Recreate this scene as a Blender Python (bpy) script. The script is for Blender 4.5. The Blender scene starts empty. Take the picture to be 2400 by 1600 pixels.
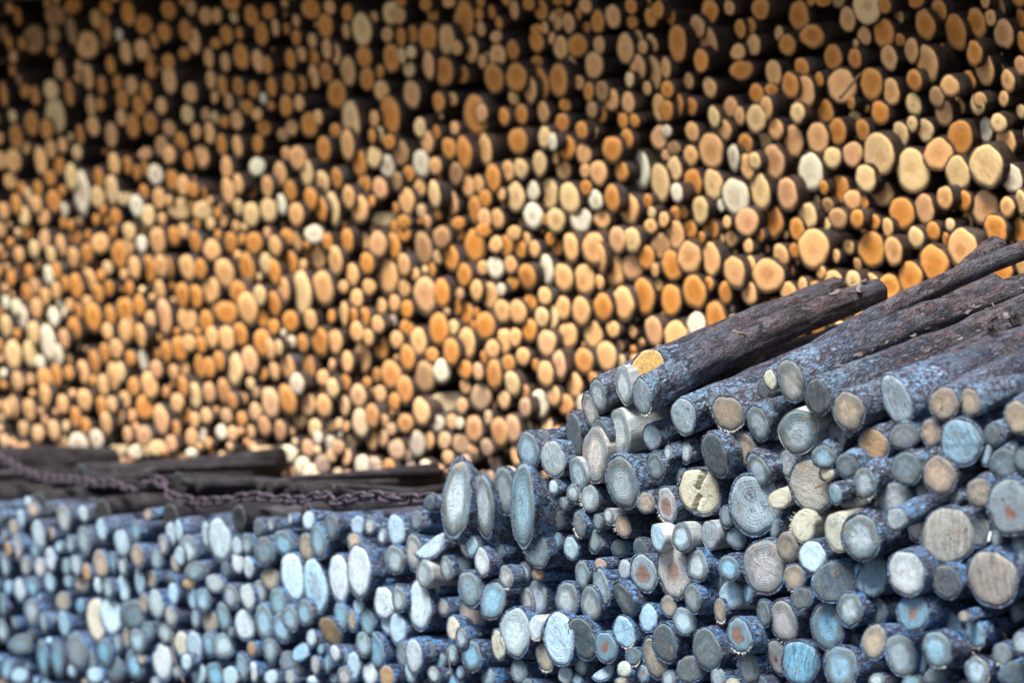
import bpy, math, random
import numpy as np
from mathutils import Vector, Matrix, noise as mnoise

random.seed(7)
RNG = np.random.default_rng(7)
# ---------------------------------------------------------------- surveyed log ends
# each tile: origin in the 2400x1600 survey grid, its magnification, then "x y width height [tT lean] [dD depth cm] code"
REAR_SURVEY = [
((0,0),2.94,8,"""
120 110 45 130 o;380 110 130 170 b;500 40 110 120 o;730 50 80 110 o;660 130 70 140 t;880 90 90 180 o;990 170 115 140 o;1160 70 95 140 o;230 270 140 190 b;370 240 70 130 b;600 310 150 200 t;725 200 75 170 o;490 210 60 200 b;
865 360 80 160 t;975 340 95 150 t;1060 285 50 110 o;1130 225 85 140 o;1275 210 80 160 o;1335 280 85 180 t;1270 370 75 90 o;1415 110 90 120 t;1730 110 90 150 o;1800 235 90 170 o;1850 80 90 100 o;1895 190 45 130 t;1560 240 80 140 o;
1660 390 100 180 o;1435 400 65 150 t;1485 300 70 80 o;1550 430 60 140 t;1775 420 75 160 t;1840 450 60 130 o;2140 60 120 150 o;2270 50 70 110 t;2240 180 100 180 o;2040 260 60 110 o;2150 280 60 100 t;2000 410 65 150 o;2075 375 65 110 t;
2160 400 70 130 o;2250 340 60 150 t;2310 370 70 150 t;2245 500 80 150 o;1990 580 75 150 o;2075 580 65 120 o;2160 530 70 170 t;1870 600 65 130 o;1745 620 65 120 o;1640 600 70 140 o;1530 590 65 140 o;1450 550 60 140 t;1160 430 80 120 o;
1165 550 90 200 t;1040 490 65 110 o;1030 410 60 90 o;760 450 60 130 o;410 490 65 160 t;540 460 45 100 t;605 530 70 180 t;700 590 55 140 o;810 570 70 100 o;905 590 80 140 t;1005 640 70 150 o;475 640 60 180 o;350 620 90 150 c;240 660 60 130 o;
2320 650 130 200 o;1970 730 85 150 o;2060 710 65 120 t;840 690 80 150 o;955 730 80 140 o;690 720 50 100 o;625 730 60 160 t;1110 730 75 120 t;1290 790 85 130 c;1310 640 90 150 t;1575 700 60 110 t;1705 740 75 100 o;380 800 130 270 c;
1035 850 90 150 o;915 870 85 170 o;835 810 65 120 t;1415 790 50 100 t;1475 820 60 110 c;1545 840 60 90 o;1630 830 75 150 t;1770 790 70 90 t;1815 880 90 120 o;2010 880 75 120 t;2130 860 110 180 o;2190 810 60 110 t;2310 900 70 100 o;
1165 890 80 130 t;1350 910 60 110 t;1440 920 70 160 t;1245 980 75 140 o;640 870 80 140 t;765 930 80 180 p;550 930 50 150 o;530 1050 65 110 c;110 950 80 200 o;215 850 90 180 o;320 890 80 150 o;350 1030 70 120 t;430 1000 60 110 t;
280 1110 80 200 t;405 1140 70 130 o;345 1230 70 110 o;90 1110 110 160 t;75 1250 100 110 t;1950 930 80 90 b;2230 1030 90 180 o;1970 1060 60 100 t;2050 1090 110 180 t;1525 1000 60 160 o;1635 1010 60 160 t;1390 1080 90 170 t;
1110 1010 80 150 b;1165 1070 80 130 t;785 1130 75 160 t;1000 1060 100 80 p;875 1140 60 130 o;940 1190 50 110 o;1000 1160 50 120 o;1070 1205 100 150 w;1300 1110 65 130 o;1185 1240 75 160 o;560 1330 110 320 w;490 1220 80 190 c;
670 1360 100 150 c;680 1230 60 160 o;770 1310 80 220 c;850 1340 110 160 C;940 1420 90 160 w;990 1330 60 120 o;1095 1370 85 150 t;1020 1490 90 160 c;1260 1280 80 150 t;1330 1310 70 120 o;1390 1340 60 130 o;1560 1160 75 170 t;
1570 1320 80 200 t;1720 1290 70 160 o;1640 1270 65 140 t;1840 1290 70 170 t;1930 1200 80 180 t;2000 1320 80 150 o;1770 1150 110 130 w;2110 1190 90 200 c;2220 1260 90 170 c;2140 1370 80 170 o;2320 1230 70 150 o;1250 1440 180 150 c;
1400 1450 150 130 c;1640 1430 60 120 c;1730 1480 110 170 c;1850 1450 110 180 c;1940 1410 60 150 w;2040 1480 100 170 t;2210 1440 80 180 o;2290 1440 90 240 c;150 300 50 90 o;25 650 40 180 o;25 230 50 110 b;90 390 50 90 t;85 490 40 80 o;
130 550 40 70 b;85 800 50 90 c;60 290 40 100 o;150 1310 50 110 o;190 1370 60 160 c;110 1410 60 140 o;260 1300 60 110 o;250 1410 70 130 t;370 1390 90 160 o;165 1490 70 140 c;300 1500 70 120 t
"""),
((800,0),2.94,6,"""
40 90 75 120 o;140 205 130 240 c;30 215 50 110 t;155 395 105 150 o;175 545 100 160 o;45 490 100 200 t;345 90 120 170 c;400 110 80 120 t;580 30 80 100 o;630 105 70 100 o;740 15 90 80 t;845 135 140 255 o;315 240 75 110 t;410 255 65 130 o;
490 240 65 130 o;595 265 120 230 o;345 400 115 190 o;415 385 60 110 c;480 360 70 90 c;465 475 75 130 c;600 450 75 200 t;725 275 115 210 t;795 330 70 110 t;890 340 95 190 t;960 200 60 110 t;1035 85 50 100 o;1085 160 50 90 o;1190 70 60 140 t;
1065 255 80 85 p;1075 385 110 170 t;970 425 60 100 t;710 495 115 210 o;835 515 80 120 o;1180 345 85 140 o;1050 540 130 210 o;1205 535 140 205 o;1370 575 115 220 o;1300 620 85 190 t;1495 555 120 240 o;1350 210 90 90 o;1345 290 95 150 o;
1345 430 80 90 o;1290 30 80 90 o;1375 70 90 150 o;1475 150 90 150 t;1500 85 60 60 o;1565 160 85 140 t;1490 10 70 60 o;1510 330 100 170 t;1625 315 140 160 o;1680 40 90 110 t;1765 150 95 160 o;1870 115 100 170 t;1995 45 80 110 o;2005 155 75 90 o;
2130 120 80 140 o;2180 70 80 130 o;2265 110 60 130 o;2215 10 70 60 t;1775 310 75 130 t;1740 450 125 190 t;1955 335 110 220 t;2040 265 75 120 t;2075 325 65 110 t;2140 300 70 130 t20 t;2040 465 100 200 t;2140 500 125 240 t;2235 470 65 150 t;
2105 610 60 100 t;2315 300 120 260 o;1985 550 60 110 c;2245 620 90 120 o;2190 745 90 200 t;2240 765 85 150 o;2320 720 70 150 o;1795 630 85 150 b;1860 690 95 160 t;1975 710 85 160 t;1725 760 70 120 b;1785 785 85 130 o;1940 835 70 110 o;
1540 725 80 90 o;1390 775 80 150 t;1240 790 80 150 o;1120 805 70 130 o;925 795 160 290 o;965 780 80 140 p;670 705 75 150 o;485 650 115 190 t;335 800 130 290 o;275 625 105 140 t;65 830 120 270 c;225 820 60 130 t;260 930 60 120 c;
210 940 45 110 o;330 980 80 110 o;40 1000 90 220 t;540 880 80 140 c;590 980 80 170 t;780 885 60 100 t;740 1025 90 160 o;845 1055 105 230 o;990 1035 90 220 t;1215 975 130 190 o;1520 850 95 140 o;1400 950 90 150 c;1455 980 60 130 w;
1550 1015 130 165 o;1655 900 80 130 o;1740 910 50 90 c;1670 1065 100 150 t;1865 1030 130 190 o;1965 960 85 150 o;2190 950 110 170 p;2240 905 70 90 w;2290 1020 90 100 b;2240 1070 70 80 p;125 1130 95 180 o;225 1085 95 160 c;315 1145 105 170 w;
410 1060 110 170 b;550 1130 115 200 w;645 1145 85 130 t;465 1200 75 120 o;160 1270 80 140 o;265 1300 95 160 p;385 1250 60 130 b;540 1295 85 130 t;640 1340 75 200 c;450 1390 105 190 t;290 1470 200 200 C;125 1440 110 210 t;50 1360 80 170 t;
760 1400 80 190 p;790 1200 90 160 b;870 1280 80 180 t;940 1270 80 130 t;1045 1230 100 200 o;990 1370 80 130 o;920 1450 85 200 o;985 1510 90 150 t;1075 1510 90 140 t;1150 1180 85 150 t;1235 1165 95 150 c;1365 1130 95 185 c;1530 1170 100 140 t;
1680 1180 70 110 t;1770 1195 110 190 t;1930 1185 85 150 o;2055 1170 140 280 w;2195 1260 125 270 c;2295 1165 95 170 c;2310 1330 80 140 w;1200 1360 125 210 c;1320 1320 80 150 w;1430 1340 125 220 c;1570 1370 135 230 c;1685 1295 80 110 o;
1750 1380 95 150 w;1865 1370 105 190 o;1980 1435 130 230 t;1320 1490 130 190 w;1475 1520 130 170 c;1650 1520 140 180 w;1795 1510 110 140 t;2130 1560 90 100 t;805 1540 90 90 o;430 1530 90 100 o
"""),
((1600,0),2.94,8,"""
185 80 115 170 o;320 55 70 110 t;535 60 120 160 o;800 110 140 205 o;970 10 130 80 o;1270 50 190 250 c;1390 40 85 115 o;1610 10 110 100 o;1135 135 105 180 t;1250 250 90 140 t;1385 230 140 220 o;100 185 100 160 t;20 300 60 240 o;175 295 120 220 t;
125 420 95 170 o;395 200 75 130 o;470 180 65 110 o;485 310 100 150 t;380 360 100 120 t;405 485 155 140 o;720 310 120 145 o;890 250 170 160 o;1035 395 120 180 o;1185 405 95 140 o;820 470 95 150 o;625 505 105 190 t;740 590 110 190 o;
830 640 155 240 t;940 550 60 100 o;1095 595 200 235 t;1300 580 155 220 o;1435 635 115 190 t;1420 400 110 180 t;1575 350 95 180 t;1685 440 145 260 t;1595 555 100 160 o;1670 175 130 220 o;1880 225 135 270 t12 o;2025 160 125 210 t12 o;
2210 235 130 220 t;2330 130 60 150 o;2335 290 60 150 o;2010 370 110 170 o;2080 480 130 220 t;2330 455 90 140 t;1970 560 90 150 o;2240 560 95 160 t;1840 595 130 150 t;1750 670 100 150 b;1900 730 80 130 t;1800 780 120 180 b;2050 690 90 110 t;
2030 720 90 160 c;2330 770 60 110 c;1590 720 105 160 c;1360 780 130 160 o;980 770 115 170 o;790 780 100 150 c;575 745 90 160 t;510 650 100 150 o;610 620 90 90 o;330 740 95 150 t;390 800 75 130 t;505 820 130 200 c;215 810 80 150 c;60 735 70 130 o;
185 605 90 150 t;40 560 65 120 t;285 900 95 160 t;65 910 95 140 t;640 890 105 150 t;565 965 95 130 c;760 975 140 220 t;930 955 145 220 t;1065 910 120 190 o;1185 810 85 90 c;1240 900 95 160 o;1500 930 110 180 c;1670 900 110 170 c;
1910 950 175 240 o;2175 850 110 140 c;2225 980 130 200 t;195 1040 170 240 t;55 1075 95 150 t;430 1000 100 160 o;350 1090 75 200 w;445 1150 100 180 t;495 1110 80 130 c;625 1120 155 235 p;880 1190 170 275 w;1030 1090 125 150 c;1170 1065 140 175 p;
1350 1065 205 310 C2;1760 1065 200 220 t;1585 1180 235 300 c;1260 1230 140 190 c;1895 1195 165 240 c;2090 1145 220 310 C2;2265 1230 150 200 w;210 1275 135 210 c;70 1260 115 200 o;365 1360 185 265 w;530 1320 135 260 c;720 1340 130 240 p;
1080 1310 130 210 o;1170 1380 120 150 t;1370 1330 160 190 t20 b;120 1450 105 200 c;860 1490 120 190 c;1200 1510 90 140 o;1510 1470 170 220 o;1665 1440 130 210 p;1805 1365 105 170 t;1935 1385 100 150 o;2080 1430 190 230 p;2235 1430 100 150 t;
2330 1400 80 190 c;440 1530 160 200 p
"""),
((1400,300),2.352,8,"""
25 515 90 140 t;170 440 100 180 t;80 390 90 160 o;300 555 60 110 t;190 620 90 150 c;110 620 90 160 p;350 650 110 140 b;430 590 100 160 t;510 560 70 110 o;565 450 85 160 c;625 560 80 125 o;825 560 125 200 o;970 520 100 180 o;1100 560 80 130 o;
1160 480 110 145 c;1325 500 100 120 b;1430 500 75 120 o;1190 665 165 225 t;1510 670 150 190 d6 o;1630 680 100 160 t;1600 550 60 110 t;1755 605 85 125 c;1850 570 75 110 o;2010 660 155 220 t;2195 560 120 170 o;2330 570 90 160 o;1855 750 160 205 o;
1725 830 125 195 o;1605 880 140 140 o;270 715 90 130 o;90 780 125 190 t;190 770 110 150 p;410 760 110 170 o;505 715 130 175 t;625 725 100 185 t;755 795 110 180 t;940 815 165 195 t;1300 855 100 150 t;1410 840 80 115 c;1200 905 85 130 o;
1050 900 85 110 t;835 910 80 130 t;705 910 70 130 o;535 905 120 195 o;405 950 110 175 o;255 930 110 210 o;140 970 115 200 t;30 990 100 160 o;650 1045 110 170 o;545 1090 105 150 w;990 1010 110 150 o;1105 1000 90 100 w;1270 970 80 60 o;
1340 960 70 60 o;820 1070 180 240 C;310 1120 90 170 p;430 1140 130 150 t;85 1110 70 100 t;15 720 60 180 t;1450 930 60 60 o;2230 790 120 160 o
"""),
((800,533),2.94,6,"""
40 90 75 180 o;160 95 70 130 t;250 120 120 190 p;360 130 85 190 o;430 40 90 120 o;565 150 115 240 b;690 70 120 160 b;755 210 95 200 o;800 40 90 120 o;920 130 145 240 o;1065 120 95 120 t;1135 130 95 150 o;1235 155 75 120 o;1265 90 75 120 t;
1330 150 75 120 t;1440 80 70 90 o;1580 140 100 210 t;1740 150 170 220 t;1190 40 100 100 t;980 20 110 100 o;175 250 90 160 o;75 330 80 170 t;315 340 150 250 t;430 260 80 170 t;190 410 85 120 t;435 420 80 130 t;105 490 85 130 t;845 330 95 170 o;
975 280 80 100 t;1060 280 110 160 w;1165 260 85 130 t;1280 340 110 190 t12 o;1410 295 100 220 w;1180 385 75 100 o;1530 350 120 210 t;1675 360 140 220 t;580 470 160 270 p;690 455 110 200 o;930 435 80 150 t;1020 470 110 200 t;1100 430 60 90 w;
815 460 50 90 p;785 550 85 130 o;860 590 90 160 o;1110 580 110 170 t;1215 585 110 180 t;1300 520 85 130 o;1400 475 90 130 t;1380 620 100 140 c;1440 620 105 200 c;1525 560 100 170 t;1650 580 125 200 t;275 545 65 120 t;365 525 75 120 t;
450 565 80 130 o;80 610 60 110 o;160 625 65 150 o;250 670 80 130 t;350 650 70 90 w;450 690 95 110 o;20 600 50 180 t;105 720 90 140 t;185 760 65 120 t;275 830 95 160 o;380 775 85 130 t;530 790 110 200 t;670 705 130 240 o;770 690 75 110 c;
990 680 135 190 o;865 800 110 220 t;755 860 105 200 o;455 900 100 180 o;625 880 85 110 o;1115 790 110 190 t;1195 760 90 130 t;1040 840 100 130 t;1295 710 100 160 o;1415 800 120 200 p;1560 745 125 190 t;1735 740 130 190 t;1250 890 90 130 t;
1150 940 85 130 o;1050 1015 100 210 o;940 995 65 130 p;850 980 90 140 o;690 990 115 170 w;575 1030 140 220 b;340 1015 130 210 o;145 900 110 210 t;40 930 70 160 t;435 1120 110 200 o;720 1160 240 260 C;550 1270 115 190 t;365 1200 75 120 o;
115 1160 100 170 t;20 1230 60 160 t;30 1070 60 120 o;830 1230 75 110 t;960 1170 140 190 b;1120 1190 80 130 t;1365 1215 130 200 w;1265 1240 80 140 p;1460 1160 90 150 t;1545 1220 110 140 o;1405 1010 110 180 t;1500 950 90 200 p;1605 1090 105 180 t;
1670 920 120 190 o;1825 890 135 220 t;910 1390 115 200 o;655 1350 110 120 w;760 1340 75 110 t;815 1350 60 80 w;440 1350 110 130 o;520 1490 110 200 w;380 1530 110 150 t;340 1390 65 90 t;285 1450 65 130 t;210 1460 75 160 t;130 1350 110 200 c;
210 1300 90 180 o;65 1480 70 110 t;1090 1410 110 220 o;1180 1390 100 200 p;710 1470 85 130 t;605 1470 60 130 t;1280 1380 80 90 c;830 1490 130 150 b
"""),
((0,533),2.94,10,"""
1085 95 105 190 t;1200 60 80 130 o;1345 100 75 160 o;1460 160 110 160 t;1590 110 80 160 o;1750 110 110 160 o;1895 130 80 150 t;1980 70 100 120 o;1550 320 130 210 t20 t;1700 280 100 220 o;1450 435 120 190 t;1290 280 100 190 t;1380 290 80 150 o;
1255 470 90 180 o;1350 480 80 180 o;1640 450 110 170 o;1705 560 130 240 t12 t;1830 250 75 150 c;1890 310 80 190 o;1995 250 105 190 o;2080 460 120 340 t6 c;2225 420 140 240 t;2190 210 90 180 t;2310 230 90 220 t;1950 430 80 190 t;1790 470 80 150 c;
1890 530 80 180 o;2165 50 140 130 w;2255 100 70 120 o;2050 100 60 130 t;1560 590 150 170 o;1560 770 110 180 t;1655 740 90 170 o;1810 800 120 200 o;1860 840 60 170 t;1810 630 80 130 o;2000 650 110 150 o;2140 640 80 150 t;2205 790 110 200 o;
2310 790 90 180 t;2085 800 70 130 o;2005 790 60 100 w;1920 830 45 120 c;1980 960 90 190 t;2045 1080 90 160 w;2130 970 75 180 o;1890 990 65 130 t;1720 920 110 200 p;1615 980 110 230 t5 c;1510 920 65 150 o;1380 960 80 170 o;1440 970 70 160 o;
1460 760 80 160 t;1420 650 90 160 o;1385 810 60 130 o;1290 640 130 180 t;1300 800 90 130 t;1235 840 100 180 o;1125 620 110 260 p;1145 860 70 160 o;1035 640 60 140 t;1030 290 80 210 o;925 280 75 160 t;960 540 75 150 o;860 570 110 180 o;
820 190 100 200 o;690 110 120 140 t;1100 430 65 140 t;1110 270 80 170 t;1160 280 60 170 o;885 130 70 140 t;890 30 80 130 c;620 370 80 180 t;525 410 85 180 o;505 210 70 150 t;600 180 70 150 o;420 130 60 160 t;350 190 60 120 c;235 150 60 130 c;
130 190 60 120 t;200 310 55 110 o;750 420 60 110 o;680 460 60 130 o;740 280 65 100 c;760 620 60 180 o;640 620 110 200 o;510 700 80 160 o;860 720 80 170 t;740 720 70 120 t;900 700 50 180 o;970 750 60 170 t;800 840 80 150 t;720 870 60 160 o;
650 930 60 180 o;570 1000 75 180 t;990 920 65 150 w;1075 980 80 130 p;920 1100 75 140 o;1030 1090 110 190 t;780 1030 80 200 t;830 1000 60 150 c;710 1090 70 150 t;580 1190 90 160 t;1195 1000 60 120 t;1270 970 60 120 t;1260 1100 65 150 o;
1340 1160 85 190 c;1440 1140 80 150 t;1540 1130 80 180 o;1600 1200 60 130 o;1670 1190 60 110 o;1860 1210 120 220 t10 t;1980 1190 110 220 t12 o;2120 1220 100 170 t;2230 1230 100 170 t;2290 1110 75 150 c;2060 1320 80 130 t;1760 1270 80 130 t;
1820 1370 80 140 o;1560 1300 75 110 p;1665 1320 70 100 o;1220 1210 90 130 t;1280 1290 80 130 o;1340 1330 60 120 t;1420 1300 70 120 t;1110 1330 90 230 t;1000 1240 130 170 o;860 1190 70 130 t;770 1220 60 120 t;820 1300 60 130 t;700 1240 60 170 o;
730 1350 70 160 t;520 1310 70 150 o;590 1370 60 120 o;880 1430 60 120 t;990 1440 100 150 p;1210 1390 70 120 o;1180 1490 70 120 p;1320 1450 80 140 t;1390 1430 65 110 w;1600 1420 70 110 t;1725 1410 60 100 t;1800 1510 180 110 C;1930 1400 75 150 o;
2170 1390 80 150 c;2280 1500 70 140 w;2120 1520 100 120 p;2190 1450 60 100 w;540 1500 130 180 t20 w;665 1460 90 140 w;820 1510 120 130 C;1080 1520 120 110 c;940 1545 120 100 w;1320 1555 120 70 w;
40 520 50 100 w;110 550 60 120 w;155 620 60 180 w;420 560 70 180 t-12 w;370 620 70 150 w;330 800 100 260 w;400 880 60 170 w;275 930 60 100 w;440 770 60 150 p;40 680 70 160 c;230 730 80 170 c;90 880 110 210 c;210 870 90 200 c;
250 560 70 150 t;310 480 60 130 t;185 460 60 150 o;240 410 60 120 p;335 330 60 140 w;390 300 60 120 o;450 390 50 110 o;385 440 60 130 t;480 540 50 100 t;600 520 60 110 t;540 580 50 120 o;120 1060 70 140 p;210 1050 40 90 t;310 1060 100 180 o;
390 1020 60 170 o;200 1260 70 170 t;430 1220 70 140 t;310 1160 70 170 t;260 1420 80 120 t;370 1400 70 150 t;430 1500 80 130 b;160 1390 60 120 t;90 1240 60 160 t;50 1250 60 120 t
"""),
((600,1040),2.5,6,"""
180 60 140 110 w;270 130 90 110 w;330 180 110 130 w;390 120 90 110 b;620 130 80 140 w;690 150 110 150 o;720 190 100 110 o;480 20 70 90 o;440 70 60 80 t
"""),
]
FRONT_SURVEY = [
((1200,800),3.92,10,"""
1250 240 300 330 t0 d14 s0.2 L0.3 Y;1025 400 135 350 t5 s0.3 L0.45 g n;1195 510 160 330 t12 s0.445 L0.92 d-4 S l;790 500 140 300 t14 p;720 640 130 330 t15 d4 p;570 860 130 400 t8 k;150 1000 190 350 t10 g;375 1080 215 330 t8 s;820 850 130 300 t14 d;985 850 180 460 t4 G n;
1285 880 150 240 t15 w;1575 690 210 350 t15 s;1985 660 280 330 t25 t;2260 750 180 330 t20 g;760 1040 210 500 t3 d2 p n;610 1220 150 310 t12 g n;1320 1150 160 250 t15 d;1860 1040 210 410 t18 k;2120 990 230 330 t25 d2 t;2260 1180 180 330 t20 g;
1010 1290 280 480 t14 p;1720 1380 370 430 t20 y;2230 1500 470 540 t28 s;380 1340 90 130 w;560 1390 110 180 t8 g;1230 1480 160 200 t;1420 1500 180 320 t10 r
"""),
((0,0),1.0,10,"""
1672 938 26 40 d14 s0.33 d l;1790 915 28 44 d16 s0.34 k l;2062 925 28 44 d16 s0.42 d l;2160 915 26 40 d20 s0.42 k l;2290 910 28 44 d18 s0.42 d l
"""),
((0,0),0.98,0,"""
1048 1145 64 172 t-6 d-3 s-0.8 L0.4 G;1110 1160 48 138 t6 d-2 s-0.7 L0.4 g;1160 1128 44 112 t10 d3 s-0.5 L0.4 p;1200 1160 54 185 t2 d-3 s-0.8 L0.4 G
"""),
((1800,800),3.92,15,"""
20 350 110 190 y;210 360 240 380 t18 s0.36 p l;455 510 220 340 t18 d-4 s0.445 k l;740 640 280 370 t20 s0.46 t l;1180 540 250 470 t18 s0.47 s l;1615 570 270 290 t15 t l;1855 560 190 260 t10 d-2 t l;275 830 350 390 t20 g n;510 1060 220 210 t20 d-4 g;970 950 260 290 t20 O;
1250 870 270 240 t20 d;1500 840 180 260 t10 t;1770 930 370 420 t25 s;2290 700 220 320 t15 t l;720 1140 190 210 d;890 1300 210 290 t15 d-3 g;1270 1170 270 300 t20 d;1575 1230 300 350 t20 t;2170 1120 260 290 t20 d;400 1320 400 480 t10 T;
540 1210 130 150 d-3 y;790 1400 340 300 d8 r;100 1450 180 180 y n;1170 1470 330 340 d8 p;1940 1390 220 280 t20 t;2230 1530 430 500 t20 r
"""),
((1800,1200),3.92,14,"""
1180 60 180 215 d-14 s;320 130 210 280 t10 y n;640 190 220 350 t12 d3 y n;170 320 180 260 t20 t n;405 410 230 310 t12 d-3 W;850 230 330 430 t18 d-2 p;1650 220 470 520 t15 T;240 600 200 250 t15 t;600 640 400 360 t30 k;960 590 370 270 t60 s;
1270 560 330 410 t15 d-4 w;2060 610 420 540 t22 T;1640 640 250 300 t20 d3 k;750 890 220 320 t10 d-4 g;980 890 200 270 t12 d;1330 930 280 330 t10 r;140 1000 230 390 t12 p;545 1050 290 420 t12 g;975 1190 230 310 t5 t;1220 1310 290 370 t15 d-3 g;
1550 1260 260 330 t18 g;1910 1120 160 250 t12 d-4 s l;290 1380 330 400 t20 s;670 1420 310 390 t15 g;1000 1540 150 130 g;80 1330 170 330 t20 d4 r;1920 1460 220 270 g;2250 1480 250 220 k;310 790 200 200 k;1800 960 110 110 t;1540 1500 220 160 d;
1330 1560 200 160 p;2150 1300 170 200 d;2330 1200 160 220 g
"""),
((1200,1200),3.92,9,"""
225 350 200 330 t12 p;540 330 130 210 w;620 110 110 240 t8 d;890 40 90 160 g n;1020 130 140 200 t;1340 230 110 260 t8 d-3 w n;1560 230 180 270 g n;1820 210 150 260 t10 d-2 s n;2060 230 180 200 d;1210 560 240 340 t18 d-2 r;1490 550 290 500 t12 d-1 R;
1700 490 180 310 t5 g;1990 510 180 240 g;2320 500 390 490 t15 d-3 p;645 570 130 240 p;810 480 110 120 d5 t;240 560 110 130 d8 O;235 780 160 320 t8 g;140 820 120 270 d3 p;505 800 190 330 t8 p;720 840 170 330 t12 p;820 690 150 330 t12 d-2 g;
1030 800 130 340 t22 d;1250 970 160 260 t5 d-2 w;1440 860 150 190 d4 t;1660 790 150 260 t8 d-2 d;2005 760 180 260 t8 w n;1910 900 110 220 d5 t;2310 930 110 260 d;1585 1000 210 250 d-1 g;1030 1100 190 290 t12 w;1400 1200 210 360 t14 d-3 k;
860 1240 190 300 t15 r;640 1160 250 390 t20 k;430 1160 260 510 t8 W;215 1060 110 220 w n;30 1100 280 440 t6 w;305 1330 160 260 d2 t;630 1390 110 200 p;1310 1340 210 380 t14 t;1110 1320 130 180 d;1030 1440 130 150 y;1790 1260 240 400 t18 d;
2090 1130 210 320 t10 d-2 r;2170 1430 190 280 p;830 1440 230 200 t50 H;60 1460 140 220 p;490 1490 130 180 w;1640 1440 250 250 k;1200 1480 100 180 r;600 1540 110 120 g;1000 1560 120 100 t;790 90 90 150 d;1180 330 120 200 d6 k;980 330 130 160 d8 k
"""),
((600,1100),3.137,7,"""
385 375 85 140 w;555 420 90 200 d;455 530 110 250 g;370 570 100 220 d3 t;205 540 145 190 t20 g;745 410 95 150 w;1030 445 130 220 w;720 530 100 130 t;270 790 165 350 W;435 860 170 390 t8 W;610 800 155 340 W;755 745 165 390 t0 w;
1020 660 140 210 t10 g;1160 610 120 270 p;1270 540 210 260 t-35 d-3 H;1585 560 90 160 w;1550 560 90 170 d5 y;1660 680 100 220 t5 w;1235 770 110 200 g n;1400 730 90 180 p;1520 700 110 120 d;1570 880 165 260 t10 p;1740 960 170 290 t-8 g;
1590 1060 190 240 d5 t;1200 1000 170 360 t5 W;940 980 140 250 w;1050 950 100 190 g;1040 1170 120 230 w;970 1130 100 160 w;755 1010 80 130 w;625 1080 95 210 p;705 1110 65 170 t;820 1120 105 190 p;545 1190 130 230 t30 O;790 1280 115 180 p;
880 1330 110 280 t10 g;1160 1370 120 250 w;1080 1360 90 200 d;1585 1370 140 230 g;1510 1240 85 160 g;1450 1170 90 190 y;715 1440 95 200 w;840 1500 110 180 w;960 1520 110 160 O;640 1370 80 140 g;580 1350 70 130 w;510 1420 75 140 g;
435 1440 65 150 p;405 1240 70 140 w;250 1090 120 190 g;160 980 120 220 p;360 1050 110 190 g;100 800 120 180 t;30 900 100 180 g;60 1120 130 260 g;190 1160 130 230 g;100 1330 90 190 p;240 1410 130 150 d;330 1340 100 160 t-40 s;60 600 150 200 d;
1140 1480 90 170 w;1780 1290 90 230 y;1840 790 100 160 p;650 1520 100 150 p;250 1530 80 120 p;110 1530 100 120 w;420 1550 100 80 w
"""),
((0,1000),2.613,8,"""
128 560 40 120 w;205 510 70 100 t;170 460 40 70 w;390 560 80 180 p;85 620 60 110 t;105 740 55 180 p;235 660 70 190 t10 w;215 760 50 110 g;50 750 40 100 O;245 860 70 120 p;308 810 60 140 w;155 850 50 140 p;30 850 50 150 g;430 720 50 110 g;
455 770 40 110 w;405 860 55 110 p;465 850 55 130 w;515 700 75 180 g;620 630 55 140 w;745 710 90 170 w;785 680 40 90 t;830 640 60 130 g;840 790 75 150 t;615 840 90 170 t;680 830 60 140 g;750 850 50 140 g;530 890 50 110 O;960 810 75 130 p;
905 540 50 80 t;1045 660 55 150 w;1095 640 50 140 w;1150 750 110 170 g;1000 720 60 120 p;1345 690 140 260 W;1265 660 60 150 w;1450 730 60 120 w;1510 720 60 140 p;1455 830 70 140 w;1520 860 60 140 w;1075 840 60 110 t;1100 790 60 120 w;
50 985 45 90 w;120 1000 65 140 w;195 980 70 120 g;305 950 65 120 w;415 950 50 80 p;500 950 80 130 t;600 970 50 100 w;660 990 60 130 g;755 990 75 160 W;855 950 55 170 w;920 930 70 120 t;955 1085 85 175 w;1060 1020 60 130 w;1200 880 180 110 d;
1315 960 100 120 t30 w;1160 960 90 70 O;1180 1050 60 140 w;1240 1060 90 140 g;1415 1040 90 160 g;1515 1040 80 170 w;15 1090 30 150 g;195 1135 95 160 g;385 1070 90 120 t;590 1180 120 260 y;680 1160 130 220 W;820 1150 160 190 t40 d;
1045 1160 70 130 p;1010 1260 85 130 p;880 1080 60 130 t;390 1210 60 160 t10 w;265 1200 40 130 g;15 1250 60 140 g;130 1330 150 120 d;300 1310 40 50 w;260 1420 60 220 g;350 1420 70 210 g;445 1490 60 90 w;640 1380 90 190 g;715 1330 50 140 g;
780 1290 60 140 t;840 1310 90 160 g;905 1250 80 110 d;825 1450 100 190 g;995 1440 120 220 w;865 1420 60 80 t;1115 1330 90 160 y;1190 1340 90 190 w;1280 1330 70 160 p;1370 1340 140 150 g;1195 1180 50 110 p;1285 1190 90 160 t;1370 1160 80 170 p;
1500 1210 120 200 w;1140 1440 60 110 w;1215 1510 90 150 w;1320 1520 110 160 g;1410 1530 90 130 w;1480 1470 60 170 p;1540 1360 50 100 O;1550 1500 50 130 w;470 1370 120 220 d;540 1440 80 180 d;120 1520 100 100 w;40 1490 60 130 g;580 1520 100 100 w;
700 1480 100 160 d
"""),
]
CHAIN_SURVEY = [(-60,1050),(8,1076),(50,1100),(84,1114),(126,1122),(180,1126),(230,1133),(268,1132),(318,1148),(350,1128),(372,1124),(392,1148),(404,1166),(432,1168),(470,1176),(536,1170),(597,1163),(640,1168),(700,1172),(740,1164),(762,1158),(790,1178),(830,1166),(880,1160),(930,1170),(980,1168),(1030,1165)]

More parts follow.
